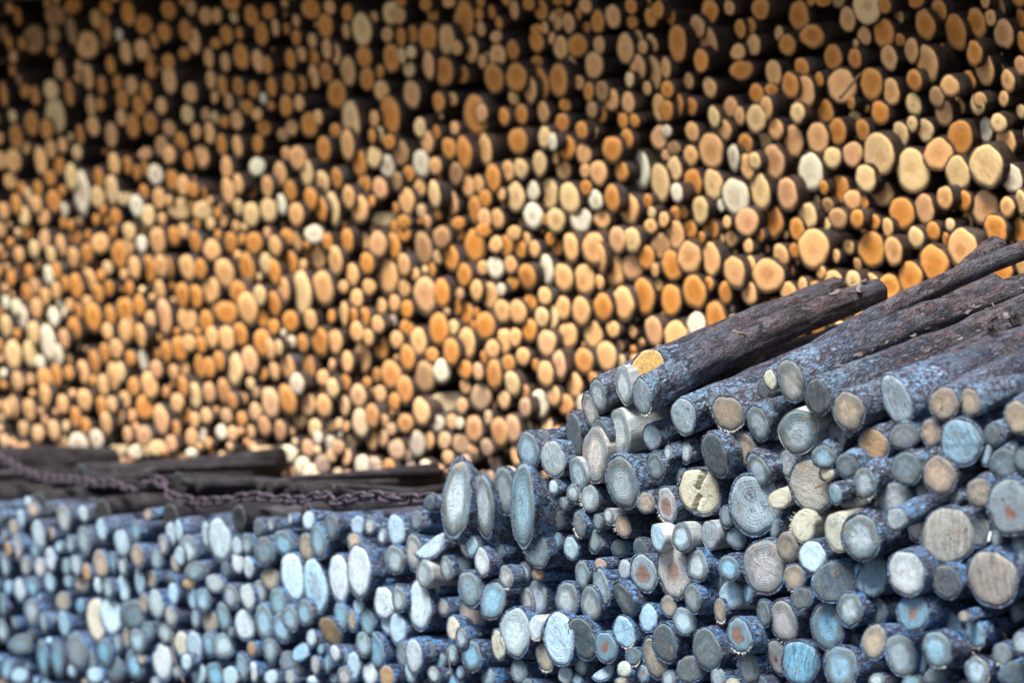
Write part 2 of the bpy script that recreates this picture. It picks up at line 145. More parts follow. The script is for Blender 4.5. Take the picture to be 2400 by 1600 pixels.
SHADE_ROOF_OVER, SHADE_ROOF_Z = 0.50, 3.07
SKY_STRENGTH, SUN_STRENGTH, EXPOSURE = 0.065, 4.2, 1.2


# ---------------------------------------------------------------- scene, camera
scene = bpy.context.scene
COL = scene.collection
CAM_H = 1.5                                    # camera height over the ground
LENS = 85.0
FPX = LENS / 36.0 * 2400.0                     # focal length in survey-grid units
PITCH = math.atan(80.0 / FPX)
cam_data = bpy.data.cameras.new("camera")
cam = bpy.data.objects.new("camera", cam_data)
COL.objects.link(cam)
cam.location = (0, 0, CAM_H)
cam.rotation_euler = (math.radians(90) - PITCH, 0, 0)
cam_data.lens = LENS
cam_data.sensor_width = 36.0
cam_data.clip_start = 0.05
cam_data.clip_end = 2000
cam_data.dof.use_dof = True
cam_data.dof.focus_distance = 5.95
cam_data.dof.aperture_fstop = 2.05
cam_data.dof.aperture_blades = 9
scene.camera = cam
CP, SP = math.cos(PITCH), math.sin(PITCH)

def c2w(v):
    """camera-frame vector (right, up, forward) -> world direction"""
    x, y, z = v
    return Vector((x, z * CP + y * SP, -z * SP + y * CP))

def ray(x, y):
    return np.array([(x - 1200.0) / FPX, -(y - 800.0) / FPX, 1.0])

PSI = math.radians(50)
REAR_D = 5.78
def z_rear(x):
    t = (x - 1200.0) / FPX
    return REAR_D / (math.cos(PSI) + t * math.sin(PSI))
def z_front(x):
    return 1.0 / (0.1667 + (x - 1500.0) * 4.2e-5)

def smooth(t):
    t = max(0.0, min(1.0, t))
    return t * t * (3 - 2 * t)

def slope_front(x, y):
    t = max(0.0, min(1.3, (x - 1500) / 600.0 + (1230 - y) / 300.0))
    if x < 1150:
        t = min(t, 0.12)
    return 0.05 + 0.33 * t

# ---------------------------------------------------------------- materials
def new_mat(name):
    m = bpy.data.materials.new(name)
    m.use_nodes = True
    nt = m.node_tree
    nt.nodes.clear()
    out = nt.nodes.new("ShaderNodeOutputMaterial")
    b = nt.nodes.new("ShaderNodeBsdfPrincipled")
    nt.links.new(b.outputs[0], out.inputs[0])
    return m, nt, b

class NT:
    def __init__(s, nt): s.nt = nt
    def n(s, typ, **kw):
        nd = s.nt.nodes.new(typ)
        for k, v in kw.items(): setattr(nd, k, v)
        return nd
    def put(s, sock, v):
        if v is None: return
        if hasattr(v, "is_output"): s.nt.links.new(v, sock)
        elif isinstance(v, (tuple, list)):
            sock.default_value = tuple(v) + ((1.0,) if len(v) == 3 and sock.type == 'RGBA' else ())
        else: sock.default_value = v
    def attr(s, name):
        return s.n("ShaderNodeAttribute", attribute_type='GEOMETRY', attribute_name=name)
    def math(s, op, a, b=None, c=None, clamp=False):
        nd = s.n("ShaderNodeMath", operation=op, use_clamp=clamp)
        s.put(nd.inputs[0], a); s.put(nd.inputs[1], b); s.put(nd.inputs[2], c)
        return nd.outputs[0]
    def vmath(s, op, a, b=None):
        nd = s.n("ShaderNodeVectorMath", operation=op)
        s.put(nd.inputs[0], a)
        if op == 'SCALE': s.put(nd.inputs[3], b)
        else: s.put(nd.inputs[1], b)
        return nd.outputs["Value"] if op in ('LENGTH', 'DOT_PRODUCT') else nd.outputs[0]
    def noise(s, vec, scale, detail=4, rough=0.55, dist=0.0):
        nd = s.n("ShaderNodeTexNoise")
        s.put(nd.inputs["Vector"], vec); s.put(nd.inputs["Scale"], scale)
        s.put(nd.inputs["Detail"], detail); s.put(nd.inputs["Roughness"], rough); s.put(nd.inputs["Distortion"], dist)
        return nd.outputs[0]
    def voro(s, vec, scale, feature='F1', rnd=1.0):
        nd = s.n("ShaderNodeTexVoronoi", feature=feature)
        s.put(nd.inputs["Vector"], vec); s.put(nd.inputs["Scale"], scale); s.put(nd.inputs["Randomness"], rnd)
        return nd.outputs["Distance"]
    def ramp(s, f, a, b):
        nd = s.n("ShaderNodeMapRange", interpolation_type='SMOOTHSTEP')
        s.put(nd.inputs[0], f); s.put(nd.inputs[1], a); s.put(nd.inputs[2], b)
        return nd.outputs[0]
    def mix(s, f, a, b, mode='MIX'):
        nd = s.n("ShaderNodeMix", data_type='RGBA', blend_type=mode)
        s.put(nd.inputs[0], f); s.put(nd.inputs[6], a); s.put(nd.inputs[7], b)
        return nd.outputs[2]
    def sep(s, v):
        nd = s.n("ShaderNodeSeparateXYZ"); s.put(nd.inputs[0], v); return nd.outputs
    def comb(s, x, y, z):
        nd = s.n("ShaderNodeCombineXYZ"); s.put(nd.inputs[0], x); s.put(nd.inputs[1], y); s.put(nd.inputs[2], z)
        return nd.outputs[0]
    def bump(s, h, strength, dist, normal=None):
        nd = s.n("ShaderNodeBump")
        s.put(nd.inputs["Strength"], strength); s.put(nd.inputs["Distance"], dist); s.put(nd.inputs["Height"], h)
        if normal is not None: s.put(nd.inputs["Normal"], normal)
        return nd.outputs[0]

def face_material(name, old):
    m, nt, b = new_mat(name)
    g = NT(nt)
    lc = g.attr("lc").outputs["Vector"]
    col = g.attr("col").outputs["Color"]
    par = g.sep(g.attr("par").outputs["Vector"])
    heart, saw, ang = par[0], par[1], par[2]
    s = g.sep(lc)
    # warped polar radius
    warp = g.noise(lc, 1.6, 3, 0.6)
    hsh = g.n("ShaderNodeTexWhiteNoise", noise_dimensions='1D'); g.put(hsh.inputs["W"], s[2])
    hc = g.sep(hsh.outputs["Color"])
    px = g.math('MULTIPLY', g.math('SUBTRACT', hc[0], 0.5), 0.42)
    py = g.math('MULTIPLY', g.math('SUBTRACT', hc[1], 0.5), 0.42)
    rim = g.vmath('LENGTH', g.comb(s[0], s[1], 0.0))
    off = g.math('SUBTRACT', 1.0, rim)
    qx = g.math('SUBTRACT', s[0], g.math('MULTIPLY', px, off)); qy = g.math('SUBTRACT', s[1], g.math('MULTIPLY', py, off))
    rad = g.vmath('LENGTH', g.comb(qx, qy, 0.0))
    radw = g.math('ADD', rad, g.math('MULTIPLY', g.math('SUBTRACT', warp, 0.5), 0.34))
    # growth rings
    calm = g.ramp(rad, 0.06, 0.30)
    ringamp = g.math('MULTIPLY', g.ramp(g.noise(lc, 2.2, 3, 0.6), 0.35, 0.62), g.math('ADD', 0.15, hc[2]))
    rings = g.math('MULTIPLY', calm, g.math('SINE', g.math('MULTIPLY', radw, 58.0)))
    rings2 = g.math('MULTIPLY', calm, g.math('SINE', g.math('MULTIPLY', radw, 21.0)))
    # saw marks
    ca, sa = g.math('COSINE', ang), g.math('SINE', ang)
    u = g.math('ADD', g.math('MULTIPLY', s[0], ca), g.math('MULTIPLY', s[1], sa))
    v = g.math('SUBTRACT', g.math('MULTIPLY', s[1], ca), g.math('MULTIPLY', s[0], sa))
    stripe = g.noise(g.comb(g.math('MULTIPLY', u, 11.0), g.math('MULTIPLY', v, 0.7), s[2]), 1.0, 5, 0.7)
    stripe2 = g.noise(g.comb(g.math('MULTIPLY', u, 30.0), g.math('MULTIPLY', v, 1.6), s[2]), 1.0, 3, 0.7)
    st = g.math('SUBTRACT', g.math('MULTIPLY', g.math('ADD', stripe, stripe2), 1.0), 1.0)
    st = g.math('MULTIPLY', st, saw)
    grain = g.noise(lc, 13.0, 7, 0.78)
    blot = g.noise(lc, 2.6, 4, 0.6)
    hpos = g.math('MAXIMUM', heart, 0.0)
    hneg = g.math('MAXIMUM', g.math('MULTIPLY', heart, -1.0), 0.0)
    ringmask = g.ramp(radw, 0.46, 0.70)
    hsize = g.math('ADD', g.math('MULTIPLY', hc[2], 0.32), g.math('MULTIPLY', blot, 0.42))
    core = g.math('SUBTRACT', 1.0, g.ramp(radw, g.math('SUBTRACT', hsize, 0.10), g.math('ADD', hsize, 0.10)))
    c = col
    if old:
        outer = g.mix(0.74, col, (0.045, 0.105, 0.15), 'MIX')
        outer = g.mix(g.ramp(blot, 0.4, 0.65), outer, (0.12, 0.13, 0.125))
        c = g.mix(g.math('MULTIPLY', ringmask, hpos), c, outer)
        c = g.mix(g.math('MULTIPLY', core, hneg), c, (0.23, 0.10, 0.055))
        edge = g.ramp(rim, 0.80, 0.99)
        c = g.mix(g.math('MULTIPLY', edge, 0.45), c, (0.13, 0.155, 0.17))
        c = g.mix(g.ramp(g.noise(lc, 3.3, 5, 0.65), 0.56, 0.70), c, g.mix(0.55, c, (0.12, 0.13, 0.15)))
        c = g.mix(g.math('MULTIPLY', g.ramp(g.noise(g.vmath('ADD', lc, (5.0, 3.0, 1.0)), 1.7, 4, 0.6), 0.58, 0.72), 0.35), c, (0.42, 0.24, 0.11))
        amp_r, amp_s, amp_g = 0.30, 2.0, 2.1
    else:
        sap = g.mix(0.30, col, (0.86, 0.60, 0.27))
        c = g.mix(g.math('MULTIPLY', ringmask, 0.55), c, sap)
        c = g.mix(g.math('MULTIPLY', core, g.math('ADD', 0.36, g.math('MULTIPLY', hneg, 0.5))), c, g.mix(0.6, c, (0.40, 0.15, 0.03)))
        c = g.mix(g.math('MULTIPLY', g.ramp(rim, 0.90, 1.0), 0.45), c, (0.45, 0.22, 0.07))
        amp_r, amp_s, amp_g = 0.14, 0.9, 0.5
    val = g.math('ADD', 1.0, g.math('MULTIPLY', g.math('MULTIPLY', rings, ringamp), amp_r * 0.6))
    val = g.math('ADD', val, g.math('MULTIPLY', g.math('MULTIPLY', rings2, ringamp), amp_r * 0.6))
    val = g.math('ADD', val, g.math('MULTIPLY', st, amp_s))
    val = g.math('ADD', val, g.math('MULTIPLY', g.math('SUBTRACT', grain, 0.5), amp_g))
    # drying checks: thin dark cracks
    ck = g.math('ABSOLUTE', g.math('SUBTRACT', g.noise(g.vmath('ADD', lc, (9.0, 2.0, 4.0)), 1.3, 2, 0.5), 0.5))
    ck = g.math('SUBTRACT', 1.0, g.ramp(ck, 0.002, 0.010))
    ck = g.math('MULTIPLY', ck, g.ramp(g.noise(lc, 0.8, 1), 0.5, 0.6))
    val = g.math('MULTIPLY', val, g.math('SUBTRACT', 1.0, g.math('MULTIPLY', ck, 0.5 if old else 0.25)))
    un = g.vmath('NORMALIZE', g.comb(qx, qy, 0.0))
    aw = g.noise(g.vmath('ADD', g.vmath('SCALE', un, 1.5), g.comb(0.0, 0.0, g.math('MULTIPLY', s[2], 3.7))), 1.0, 2, 0.6)
    rk = g.math('ABSOLUTE', g.math('SUBTRACT', aw, g.math('ADD', 0.5, g.math('MULTIPLY', g.math('SUBTRACT', warp, 0.5), 0.03))))
    rk = g.math('MULTIPLY', g.math('SUBTRACT', 1.0, g.ramp(rk, 0.004, 0.016)), g.ramp(g.math('ADD', rad, g.math('MULTIPLY', hc[1], 0.8)), 0.35, 0.6))
    rk = g.math('MULTIPLY', rk, g.math('SUBTRACT', 1.0, g.ramp(g.math('ADD', rad, g.math('MULTIPLY', hc[0], 0.7)), 0.8, 1.2)))
    rk = g.math('MULTIPLY', rk, g.math('GREATER_THAN', hc[0], 0.55))
    val = g.math('MULTIPLY', val, g.math('SUBTRACT', 1.0, g.math('MULTIPLY', rk, 0.7 if old else 0.45)))
    val = g.math('MAXIMUM', val, 0.08)
    c = g.mix(1.0, c, g.comb(val, val, val), 'MULTIPLY')
    g.put(b.inputs["Base Color"], c)
    g.put(b.inputs["Roughness"], 0.85 if old else 0.7)
    g.put(b.inputs["Specular IOR Level"], 0.25)
    h = g.math('ADD', g.math('MULTIPLY', st, 1.4), g.math('ADD', g.math('MULTIPLY', grain, 0.8), g.math('MULTIPLY', rings, 0.12)))
    h = g.math('SUBTRACT', h, g.math('MULTIPLY', ck, 0.8))
    g.put(b.inputs["Normal"], g.bump(h, 0.55 if old else 0.35, 0.004))
    return m

def bark_material(name, old, blue_black=False):
    m, nt, b = new_mat(name)
    g = NT(nt)
    bc = g.attr("bc").outputs["Vector"]            # metres, each log with an offset of its own
    tint = g.attr("col").outputs["Color"]
    par = g.sep(g.attr("par").outputs["Vector"])
    endd, bare, frost_sheen = par[0], par[1], par[2]
    st = g.vmath('MULTIPLY', bc, (1.0, 1.0, 0.55))
    wv = g.n("ShaderNodeTexNoise"); g.put(wv.inputs["Vector"], bc); g.put(wv.inputs["Scale"], 25.0)
    wst = g.vmath('ADD', st, g.vmath('SCALE', wv.outputs["Color"], 0.012))
    pl = g.voro(wst, 95.0)                     # flaky plates
    cr = g.voro(wst, 95.0, 'DISTANCE_TO_EDGE')
    pl2 = g.voro(g.vmath('ADD', wst, (0.3, 0.7, 0.1)), 230.0)
    n1 = g.noise(bc, 18.0, 5, 0.6)
    n2 = g.noise(st, 130.0, 6, 0.75)
    n3 = g.noise(g.vmath('ADD', bc, (3.0, 1.0, 2.0)), 7.0, 4, 0.6)
    dark = (0.035, 0.024, 0.025)
    if old:
        n4 = g.noise(g.vmath('MULTIPLY', bc, (1, 1, 0.7)), 260.0, 4, 0.75)
        pn = g.n("ShaderNodeTexVoronoi"); g.put(pn.inputs["Vector"], g.vmath('MULTIPLY', wst, (1.0, 1.0, 0.7))); g.put(pn.inputs["Scale"], 72.0)
        pc = g.sep(pn.outputs["Color"])
        base = g.mix(g.ramp(n1, 0.35, 0.68), (0.020, 0.014, 0.016), (0.150, 0.092, 0.096))
        base = g.mix(g.ramp(pc[0], 0.45, 0.9), base, g.mix(0.5, base, (0.20, 0.19, 0.22)))
        base = g.mix(g.ramp(pc[0], 0.40, 0.05), base, g.mix(0.7, base, (0.02, 0.015, 0.018)))
        base = g.mix(g.math('MULTIPLY', g.ramp(n3, 0.48, 0.66), 0.55), base, (0.10, 0.11, 0.14))
        blue_toning = g.math('ADD', 0.04, g.math('MULTIPLY', 0.34, g.math('SUBTRACT', 1.0, g.ramp(endd, 0.12, 0.5))))  # blue shadow toning mixed into the bark, strongest by the cut end
        base = g.mix(blue_toning, base, g.mix(1.0, tint, (0.10, 0.15, 0.21), 'MULTIPLY'))
        near = g.math('SUBTRACT', 1.0, g.ramp(endd, 0.015, 0.24))
        near = g.math('ADD', near, g.math('MULTIPLY', g.math('SUBTRACT', 1.0, g.ramp(endd, 0.2, 0.8)), 0.10))
        fl = g.math('MULTIPLY', g.ramp(n2, 0.47, 0.60), g.ramp(pl, 0.95, 0.25))
        amt = g.math('MULTIPLY', fl, g.math('ADD', 0.16, g.math('MULTIPLY', near, g.math('ADD', 0.5, frost_sheen))), clamp=True)
        amt = g.math('MULTIPLY', amt, g.math('ADD', 0.35, g.math('MULTIPLY', pc[1], 0.9)), clamp=True)
        base = g.mix(amt, base, g.mix(0.50, tint, (0.46, 0.56, 0.68)))
        veil = g.math('MULTIPLY', g.math('MULTIPLY', near, frost_sheen), g.ramp(g.noise(bc, 40.0, 6, 0.8), 0.48, 0.60), clamp=True)
        base = g.mix(g.math('MULTIPLY', veil, 0.9), base, g.mix(0.25, tint, (0.33, 0.54, 0.76)))  # pale blue frosting with the sky's sheen painted into it
        base = g.mix(g.math('MULTIPLY', g.ramp(n4, 0.62, 0.70), 0.4), base, (0.40, 0.45, 0.48))
        base = g.mix(g.math('MULTIPLY', g.ramp(n4, 0.42, 0.34), 0.75), base, (0.016, 0.012, 0.014))
        moss = g.math('MULTIPLY', g.ramp(g.noise(g.vmath('ADD', bc, (7.0, 7.0, 7.0)), 9.0, 5, 0.7), 0.66, 0.74), g.ramp(n2, 0.45, 0.6))
        base = g.mix(g.math('MULTIPLY', moss, 0.7), base, (0.26, 0.25, 0.10))
        crk = g.math('MULTIPLY', g.ramp(cr, 0.07, 0.0), g.ramp(n1, 0.42, 0.6))
        base = g.mix(g.math('MULTIPLY', crk, 0.6), base, (0.014, 0.010, 0.012))
        smoothc = g.mix(g.ramp(g.noise(g.vmath('MULTIPLY', bc, (1, 1, 0.12)), 60.0, 5, 0.6), 0.35, 0.7), g.mix(0.62, tint, (0.09, 0.13, 0.17)), tint)
        smoothc = g.mix(g.ramp(endd, 0.03, 0.16), smoothc, base)
        h_extra = g.math('MULTIPLY', pc[0], 0.9)
        bump = 1.0
    else:
        base = g.mix(g.ramp(n1, 0.35, 0.7), (0.010, 0.010, 0.014), (0.040, 0.036, 0.046)) if blue_black else g.mix(g.ramp(n1, 0.35, 0.7), (0.026, 0.017, 0.012), (0.098, 0.060, 0.042))
        base = g.mix(g.math('MULTIPLY', g.ramp(n3, 0.5, 0.7), 0.5), base, g.mix(0.6, tint, (0.10, 0.09, 0.085)))
        base = g.mix(g.math('MULTIPLY', g.ramp(n2, 0.52, 0.7), g.math('ADD', 0.12, frost_sheen)), base, (0.07, 0.085, 0.11) if blue_black else (0.17, 0.17, 0.18))
        base = g.mix(g.math('MULTIPLY', g.ramp(cr, 0.09, 0.0), 0.5), base, (0.012, 0.009, 0.008))
        smoothc = g.mix(n1, tint, (0.25, 0.17, 0.09))
        h_extra = None
        bump = 0.7
    c = g.mix(bare, base, smoothc)
    g.put(b.inputs["Base Color"], c)
    g.put(b.inputs["Roughness"], 0.58 if old else 0.75)
    g.put(b.inputs["Specular IOR Level"], 0.32 if old else 0.3)
    h = g.math('ADD', g.math('MULTIPLY', g.ramp(cr, 0.0, 0.18), 0.28), g.math('MULTIPLY', n2, 1.3))
    h = g.math('ADD', h, g.math('MULTIPLY', pl2, -0.3))
    if h_extra is not None: h = g.math('ADD', h, h_extra)
    h = g.math('ADD', h, g.math('MULTIPLY', n1, 0.8))
    sb = g.math('SUBTRACT', 1.0, g.math('MULTIPLY', bare, 0.75))
    nd = g.n("ShaderNodeBump")
    g.put(nd.inputs["Strength"], g.math('MULTIPLY', sb, bump)); g.put(nd.inputs["Distance"], 0.010 if old else 0.006); g.put(nd.inputs["Height"], h)
    g.put(b.inputs["Normal"], nd.outputs[0])
    return m

M_FACE_NEW = face_material("fresh_cut_wood", False)
M_FACE_OLD = face_material("weathered_cut_wood", True)
M_BARK_NEW = bark_material("dark_bark", False)
M_BARK_OLD = bark_material("weathered_bark", True)
M_BARK_BLUE_BLACK = bark_material("blue_black_bark", False, True)  # darker, bluer variant of the dark bark

def simple_mat(name, ca, cb, scale, rough=0.8, metal=0.0, bump=0.3, dist=0.003):
    m, nt, b = new_mat(name)
    g = NT(nt)
    tc = g.n("ShaderNodeTexCoord").outputs["Object"]
    n = g.noise(tc, scale, 6, 0.65)
    g.put(b.inputs["Base Color"], g.mix(g.ramp(n, 0.3, 0.7), ca, cb))
    g.put(b.inputs["Roughness"], rough); g.put(b.inputs["Metallic"], metal)
    g.put(b.inputs["Normal"], g.bump(n, bump, dist))
    return m
M_SPLINTER = simple_mat("torn_fibres", (0.42, 0.44, 0.42), (0.62, 0.64, 0.62), 60)
M_FLAKE = simple_mat("loose_bark", (0.06, 0.042, 0.04), (0.20, 0.17, 0.18), 70, bump=0.6)
M_CHAIN = simple_mat("rusty_chain_steel", (0.030, 0.024, 0.032), (0.085, 0.066, 0.095), 90, rough=0.6, metal=0.35)
M_GROUND = simple_mat("packed_soil", (0.045, 0.04, 0.035), (0.11, 0.10, 0.085), 3.0, rough=0.95, bump=0.7, dist=0.03)
M_SHADE_ROOF = simple_mat("shade_roof_boards", (0.10, 0.075, 0.055), (0.17, 0.13, 0.10), 8.0)
M_MOSS = simple_mat("pale_moss", (0.22, 0.23, 0.09), (0.40, 0.40, 0.20), 40)
M_LICHEN = simple_mat("teal_lichen", (0.16, 0.42, 0.42), (0.40, 0.66, 0.64), 50)
M_TWIG = simple_mat("dry_twig", (0.09, 0.05, 0.03), (0.20, 0.13, 0.09), 60)

# ---------------------------------------------------------------- colours of the wood itself
FRESH = {'o': (0.67, 0.265, 0.050), 't': (0.84, 0.46, 0.19), 'p': (0.74, 0.40, 0.20), 'c': (0.86, 0.60, 0.29),
         'w': (0.90, 0.82, 0.62), 'b': (0.40, 0.225, 0.105), 'C': (0.86, 0.68, 0.38)}
FRESH_WORD = {'o': "orange", 't': "tan", 'p': "pinkish tan", 'c': "cream", 'w': "white", 'b': "brown", 'C': "cream"}
OLD = {  # colour, heart(+ringed pale centre / - dark centre), saw, label word
    'g': ((0.56, 0.60, 0.62), 0.95, 0.25, "grey-blue ringed"), 'G': ((0.56, 0.60, 0.60), 1.0, 0.3, "grey ringed"),
    's': ((0.44, 0.49, 0.53), 0.2, 1.0, "saw-striped silver"), 'S': ((0.36, 0.41, 0.42), 0.5, 1.0, "saw-striped grey"),
    'd': ((0.25, 0.29, 0.32), 0.9, 0.5, "dark grey"), 'K': ((0.035, 0.030, 0.030), 0.0, 0.5, "dark"), 'k': ((0.12, 0.135, 0.155), 0.6, 0.9, "blackish"),
    'w': ((0.70, 0.75, 0.77), 0.25, 0.35, "pale grey-white"), 'W': ((0.76, 0.84, 0.88), 0.1, 0.55, "bright white"),
    't': ((0.52, 0.41, 0.31), 0.6, 0.4, "tan"), 'T': ((0.45, 0.40, 0.355), 0.0, 0.7, "rough buff"),
    'p': ((0.63, 0.57, 0.53), 0.8, 0.35, "pale pinkish"), 'y': ((0.68, 0.65, 0.52), 0.0, 0.3, "cream"), 'Y': ((0.74, 0.45, 0.15), 0.0, 0.3, "amber"),
    'r': ((0.50, 0.44, 0.42), -0.8, 0.45, "brown-hearted"), 'R': ((0.66, 0.58, 0.55), -0.45, 0.5, "pinkish white red-hearted"),
    'O': ((0.50, 0.31, 0.16), 0.3, 0.3, "orange-tan"), 'H': ((0.38, 0.47, 0.54), 0.0, 0.9, "split blue-grey")}

# ---------------------------------------------------------------- log geometry
def log_arrays(sp):
    """vertices, faces and attributes of one log's bark and cut end, in the log's own frame (z runs into the stack)"""
    rg = np.random.default_rng(sp['seed'])
    nphi, zs, nr = sp['res']
    r, p, q, L, bt = sp['r'], sp['p'], sp['q'], sp['L'], sp['bt']
    ph = np.linspace(0, 2 * np.pi, nphi, endpoint=False)
    irr = sp['irr']
    R = r * (1 + irr * (0.7 * np.sin(2 * ph + rg.uniform(0, 6.3)) + 0.4 * np.sin(3 * ph + rg.uniform(0, 6.3)) + 0.25 * np.sin(5 * ph + rg.uniform(0, 6.3)) + 0.12 * np.sin(9 * ph + rg.uniform(0, 6.3))))
    if sp.get('half') is not None:
        ch, a0 = sp['half']
        cc = np.cos(ph - a0)
        lim = np.where(cc > 0.05, ch * r / np.maximum(cc, 0.05), 1e9)
        R = np.minimum(R, lim)
    cx, sx = np.cos(ph), np.sin(ph)
    seedv = rg.uniform(-20, 20, 3)
    hi = sp['hi']
    # ---- bark
    nz = len(zs)
    bend = sp['bend']
    bv, bcv, bpar = [], [], []
    tap = sp['taper']
    for k, s in enumerate(zs):
        x, y = R * cx, R * sx
        cut = p * x + q * y
        z = cut * (1 - s) ** 2 + s * L
        rr = np.ones(nphi) * (1 + tap * s)
        if hi:
            amp = 0.085 * min(1.0, s * 30 + 0.35) * (0.3 if sp['bare'] > 0.5 else 1)
            nn = np.array([mnoise.noise(Vector((seedv[0] + x[i] * 38, seedv[1] + y[i] * 38, seedv[2] + z[i] * 20))) + 0.6 * mnoise.noise(Vector((seedv[1] + x[i] * 95, seedv[0] + y[i] * 95, seedv[2] + z[i] * 55))) for i in range(nphi)])
            lump = np.array([mnoise.noise(Vector((seedv[2] + x[i] * 14, seedv[1] + y[i] * 14, seedv[0] + z[i] * 9))) for i in range(nphi)])
            rr = rr * (1 + amp * nn * min(1.6, 0.035 / r + 0.4) + 0.10 * lump * min(1.0, s * 6))
        else:
            rr = rr * (1 + rg.normal(0, 0.015, nphi))
        bx = bend[0] * s * (1 - s) * 4
        by = bend[1] * s * (1 - s) * 4
        bv.append(np.stack([x * rr + bx, y * rr + by, z], 1))
        bcv.append(np.stack([x + seedv[0], y + seedv[1], z + seedv[2]], 1))
        bpar.append(np.stack([np.full(nphi, s * L), np.full(nphi, sp['bare']), np.full(nphi, sp['frost_sheen'])], 1))
    # front lip: bark thickness ring, then a collar reaching in under the cut end
    kk = 1 - bt * (1 + 0.25 * np.sin(4 * ph + rg.uniform(0, 6)) + 0.2 * np.sin(7 * ph + rg.uniform(0, 6)))
    lip = []
    for f, dz in ((kk, 0.0015), (kk * 0.985, 0.012)):
        x, y = R * cx * f, R * sx * f
        lip.append(np.stack([x, y, p * x + q * y + dz], 1))
    V = np.concatenate(lip[::-1] + bv + [np.array([[0, 0, L + 0.004]])])
    lb = [np.stack([v[:, 0] + seedv[0], v[:, 1] + seedv[1], v[:, 2] + seedv[2]], 1) for v in lip[::-1]]
    BC = np.concatenate(lb + bcv + [seedv[None] + np.array([[0, 0, L]])])
    PAR = np.concatenate([np.tile([0.0, sp['bare'], sp['frost_sheen']], (2 * nphi, 1))] + bpar + [np.array([[L, sp['bare'], 0]])])
    rows = nz + 2
    i = np.arange(nphi); j = (i + 1) % nphi
    F = []
    for k in range(rows - 1):
        F.append(np.stack([k * nphi + i, k * nphi + j, (k + 1) * nphi + j, (k + 1) * nphi + i], 1))
    quads = np.concatenate(F)
    last = (rows - 1) * nphi
    tris = np.stack([last + i, last + j, np.full(nphi, last + nphi)], 1)
    bark = (V, quads, tris, {'bc': BC, 'par': PAR, 'col': np.tile(sp['btint'], (len(V), 1))})
    # ---- cut end
    rhos = np.linspace(0, 1, nr + 1)[1:]
    fv, lc = [np.array([[0, 0, -0.0015 + sp['facebump'] * r * math.sin(seedv[0]) * math.sin(seedv[1])]])], [np.array([[0, 0, sp['seed'] * 0.731 % 50]])]
    amp = sp['facebump'] * r
    for rho in list(rhos) + [1.0]:
        skirt = len(fv) > nr
        f = kk * rho
        x, y = R * cx * f, R * sx * f
        z = p * x + q * y - 0.0015
        if not skirt:
            z = z + amp * (1 - rho * 0.4) * (np.sin(x / r * 2.3 + seedv[0]) * np.sin(y / r * 2.0 + seedv[1])) + (0.0025 * max(0, rho - 0.85) / 0.15)
            if hi:
                z = z + 0.0012 * np.array([mnoise.noise(Vector((seedv[0] + x[i] * 70, seedv[1] + y[i] * 70, 0.3))) for i in range(nphi)])
        else:
            z = z + 0.009
        if sp.get('crack') is not None and not skirt:
            a0, w = sp['crack']
            ds = np.abs(x * math.sin(a0) - y * math.cos(a0) + 0.06 * r * np.sin(5 * rho + ph))
            z = z + np.where((ds < w * r) & (rho > 0.1), 0.035, 0.0)
        fv.append(np.stack([x, y, z], 1))
        lc.append(np.stack([rho * cx, rho * sx, np.full(nphi, sp['seed'] * 0.731 % 50)], 1))
    V2 = np.concatenate(fv); LC = np.concatenate(lc)
    tr2 = np.stack([np.zeros(nphi, int), 1 + j, 1 + i], 1)
    F2 = []
    for k in range(nr):
        a = 1 + k * nphi
        F2.append(np.stack([a + i, a + j, a + nphi + j, a + nphi + i], 1))
    # outward winding: faces look along -z
    q2 = np.concatenate(F2)
    face = (V2, q2, tr2, {'lc': LC, 'par': np.tile([sp['heart'], sp['saw'], sp['sawang']], (len(V2), 1)), 'col': np.tile(sp['color'], (len(V2), 1))})
    return bark, face

def mesh_from(name, parts, mats):
    """parts: list of (V, quads, tris, attrs, material index)"""
    me = bpy.data.meshes.new(name)
    off = 0
    Vs, loops, starts, totals, mi = [], [], [], [], []
    keys = sorted({k for p in parts for k in p[3]})
    A = {k: [] for k in keys}
    lo = 0
    for V, Q, T, at, m in parts:
        Vs.append(V)
        loops.append((Q + off).ravel()); starts.append(lo + 4 * np.arange(len(Q))); totals.append(np.full(len(Q), 4)); lo += 4 * len(Q)
        loops.append((T + off).ravel()); starts.append(lo + 3 * np.arange(len(T))); totals.append(np.full(len(T), 3)); lo += 3 * len(T)
        mi.append(np.full(len(Q) + len(T), m))
        for k in keys:
            A[k].append(at[k] if k in at else np.zeros((len(V), 3)))
        off += len(V)
    V = np.concatenate(Vs); Lp = np.concatenate(loops); S = np.concatenate(starts); TT = np.concatenate(totals); MI = np.concatenate(mi)
    me.vertices.add(len(V)); me.vertices.foreach_set("co", V.astype(np.float32).ravel())
    me.loops.add(len(Lp)); me.loops.foreach_set("vertex_index", Lp.astype(np.int32))
    me.polygons.add(len(S)); me.polygons.foreach_set("loop_start", S.astype(np.int32)); me.polygons.foreach_set("loop_total", TT.astype(np.int32))
    me.polygons.foreach_set("material_index", MI.astype(np.int32))
    me.polygons.foreach_set("use_smooth", np.ones(len(S), bool))
    for mt in mats: me.materials.append(mt)
    me.update(calc_edges=True)
    me.validate()
    for k in keys:
        arr = np.concatenate(A[k]).astype(np.float32)
        if k == 'col':
            a = me.attributes.new('col', 'FLOAT_COLOR', 'POINT')
            a.data.foreach_set("color", np.concatenate([arr, np.ones((len(arr), 1), np.float32)], 1).ravel())
        else:
            a = me.attributes.new(k, 'FLOAT_VECTOR', 'POINT')
            a.data.foreach_set("vector", arr.ravel())
    return me

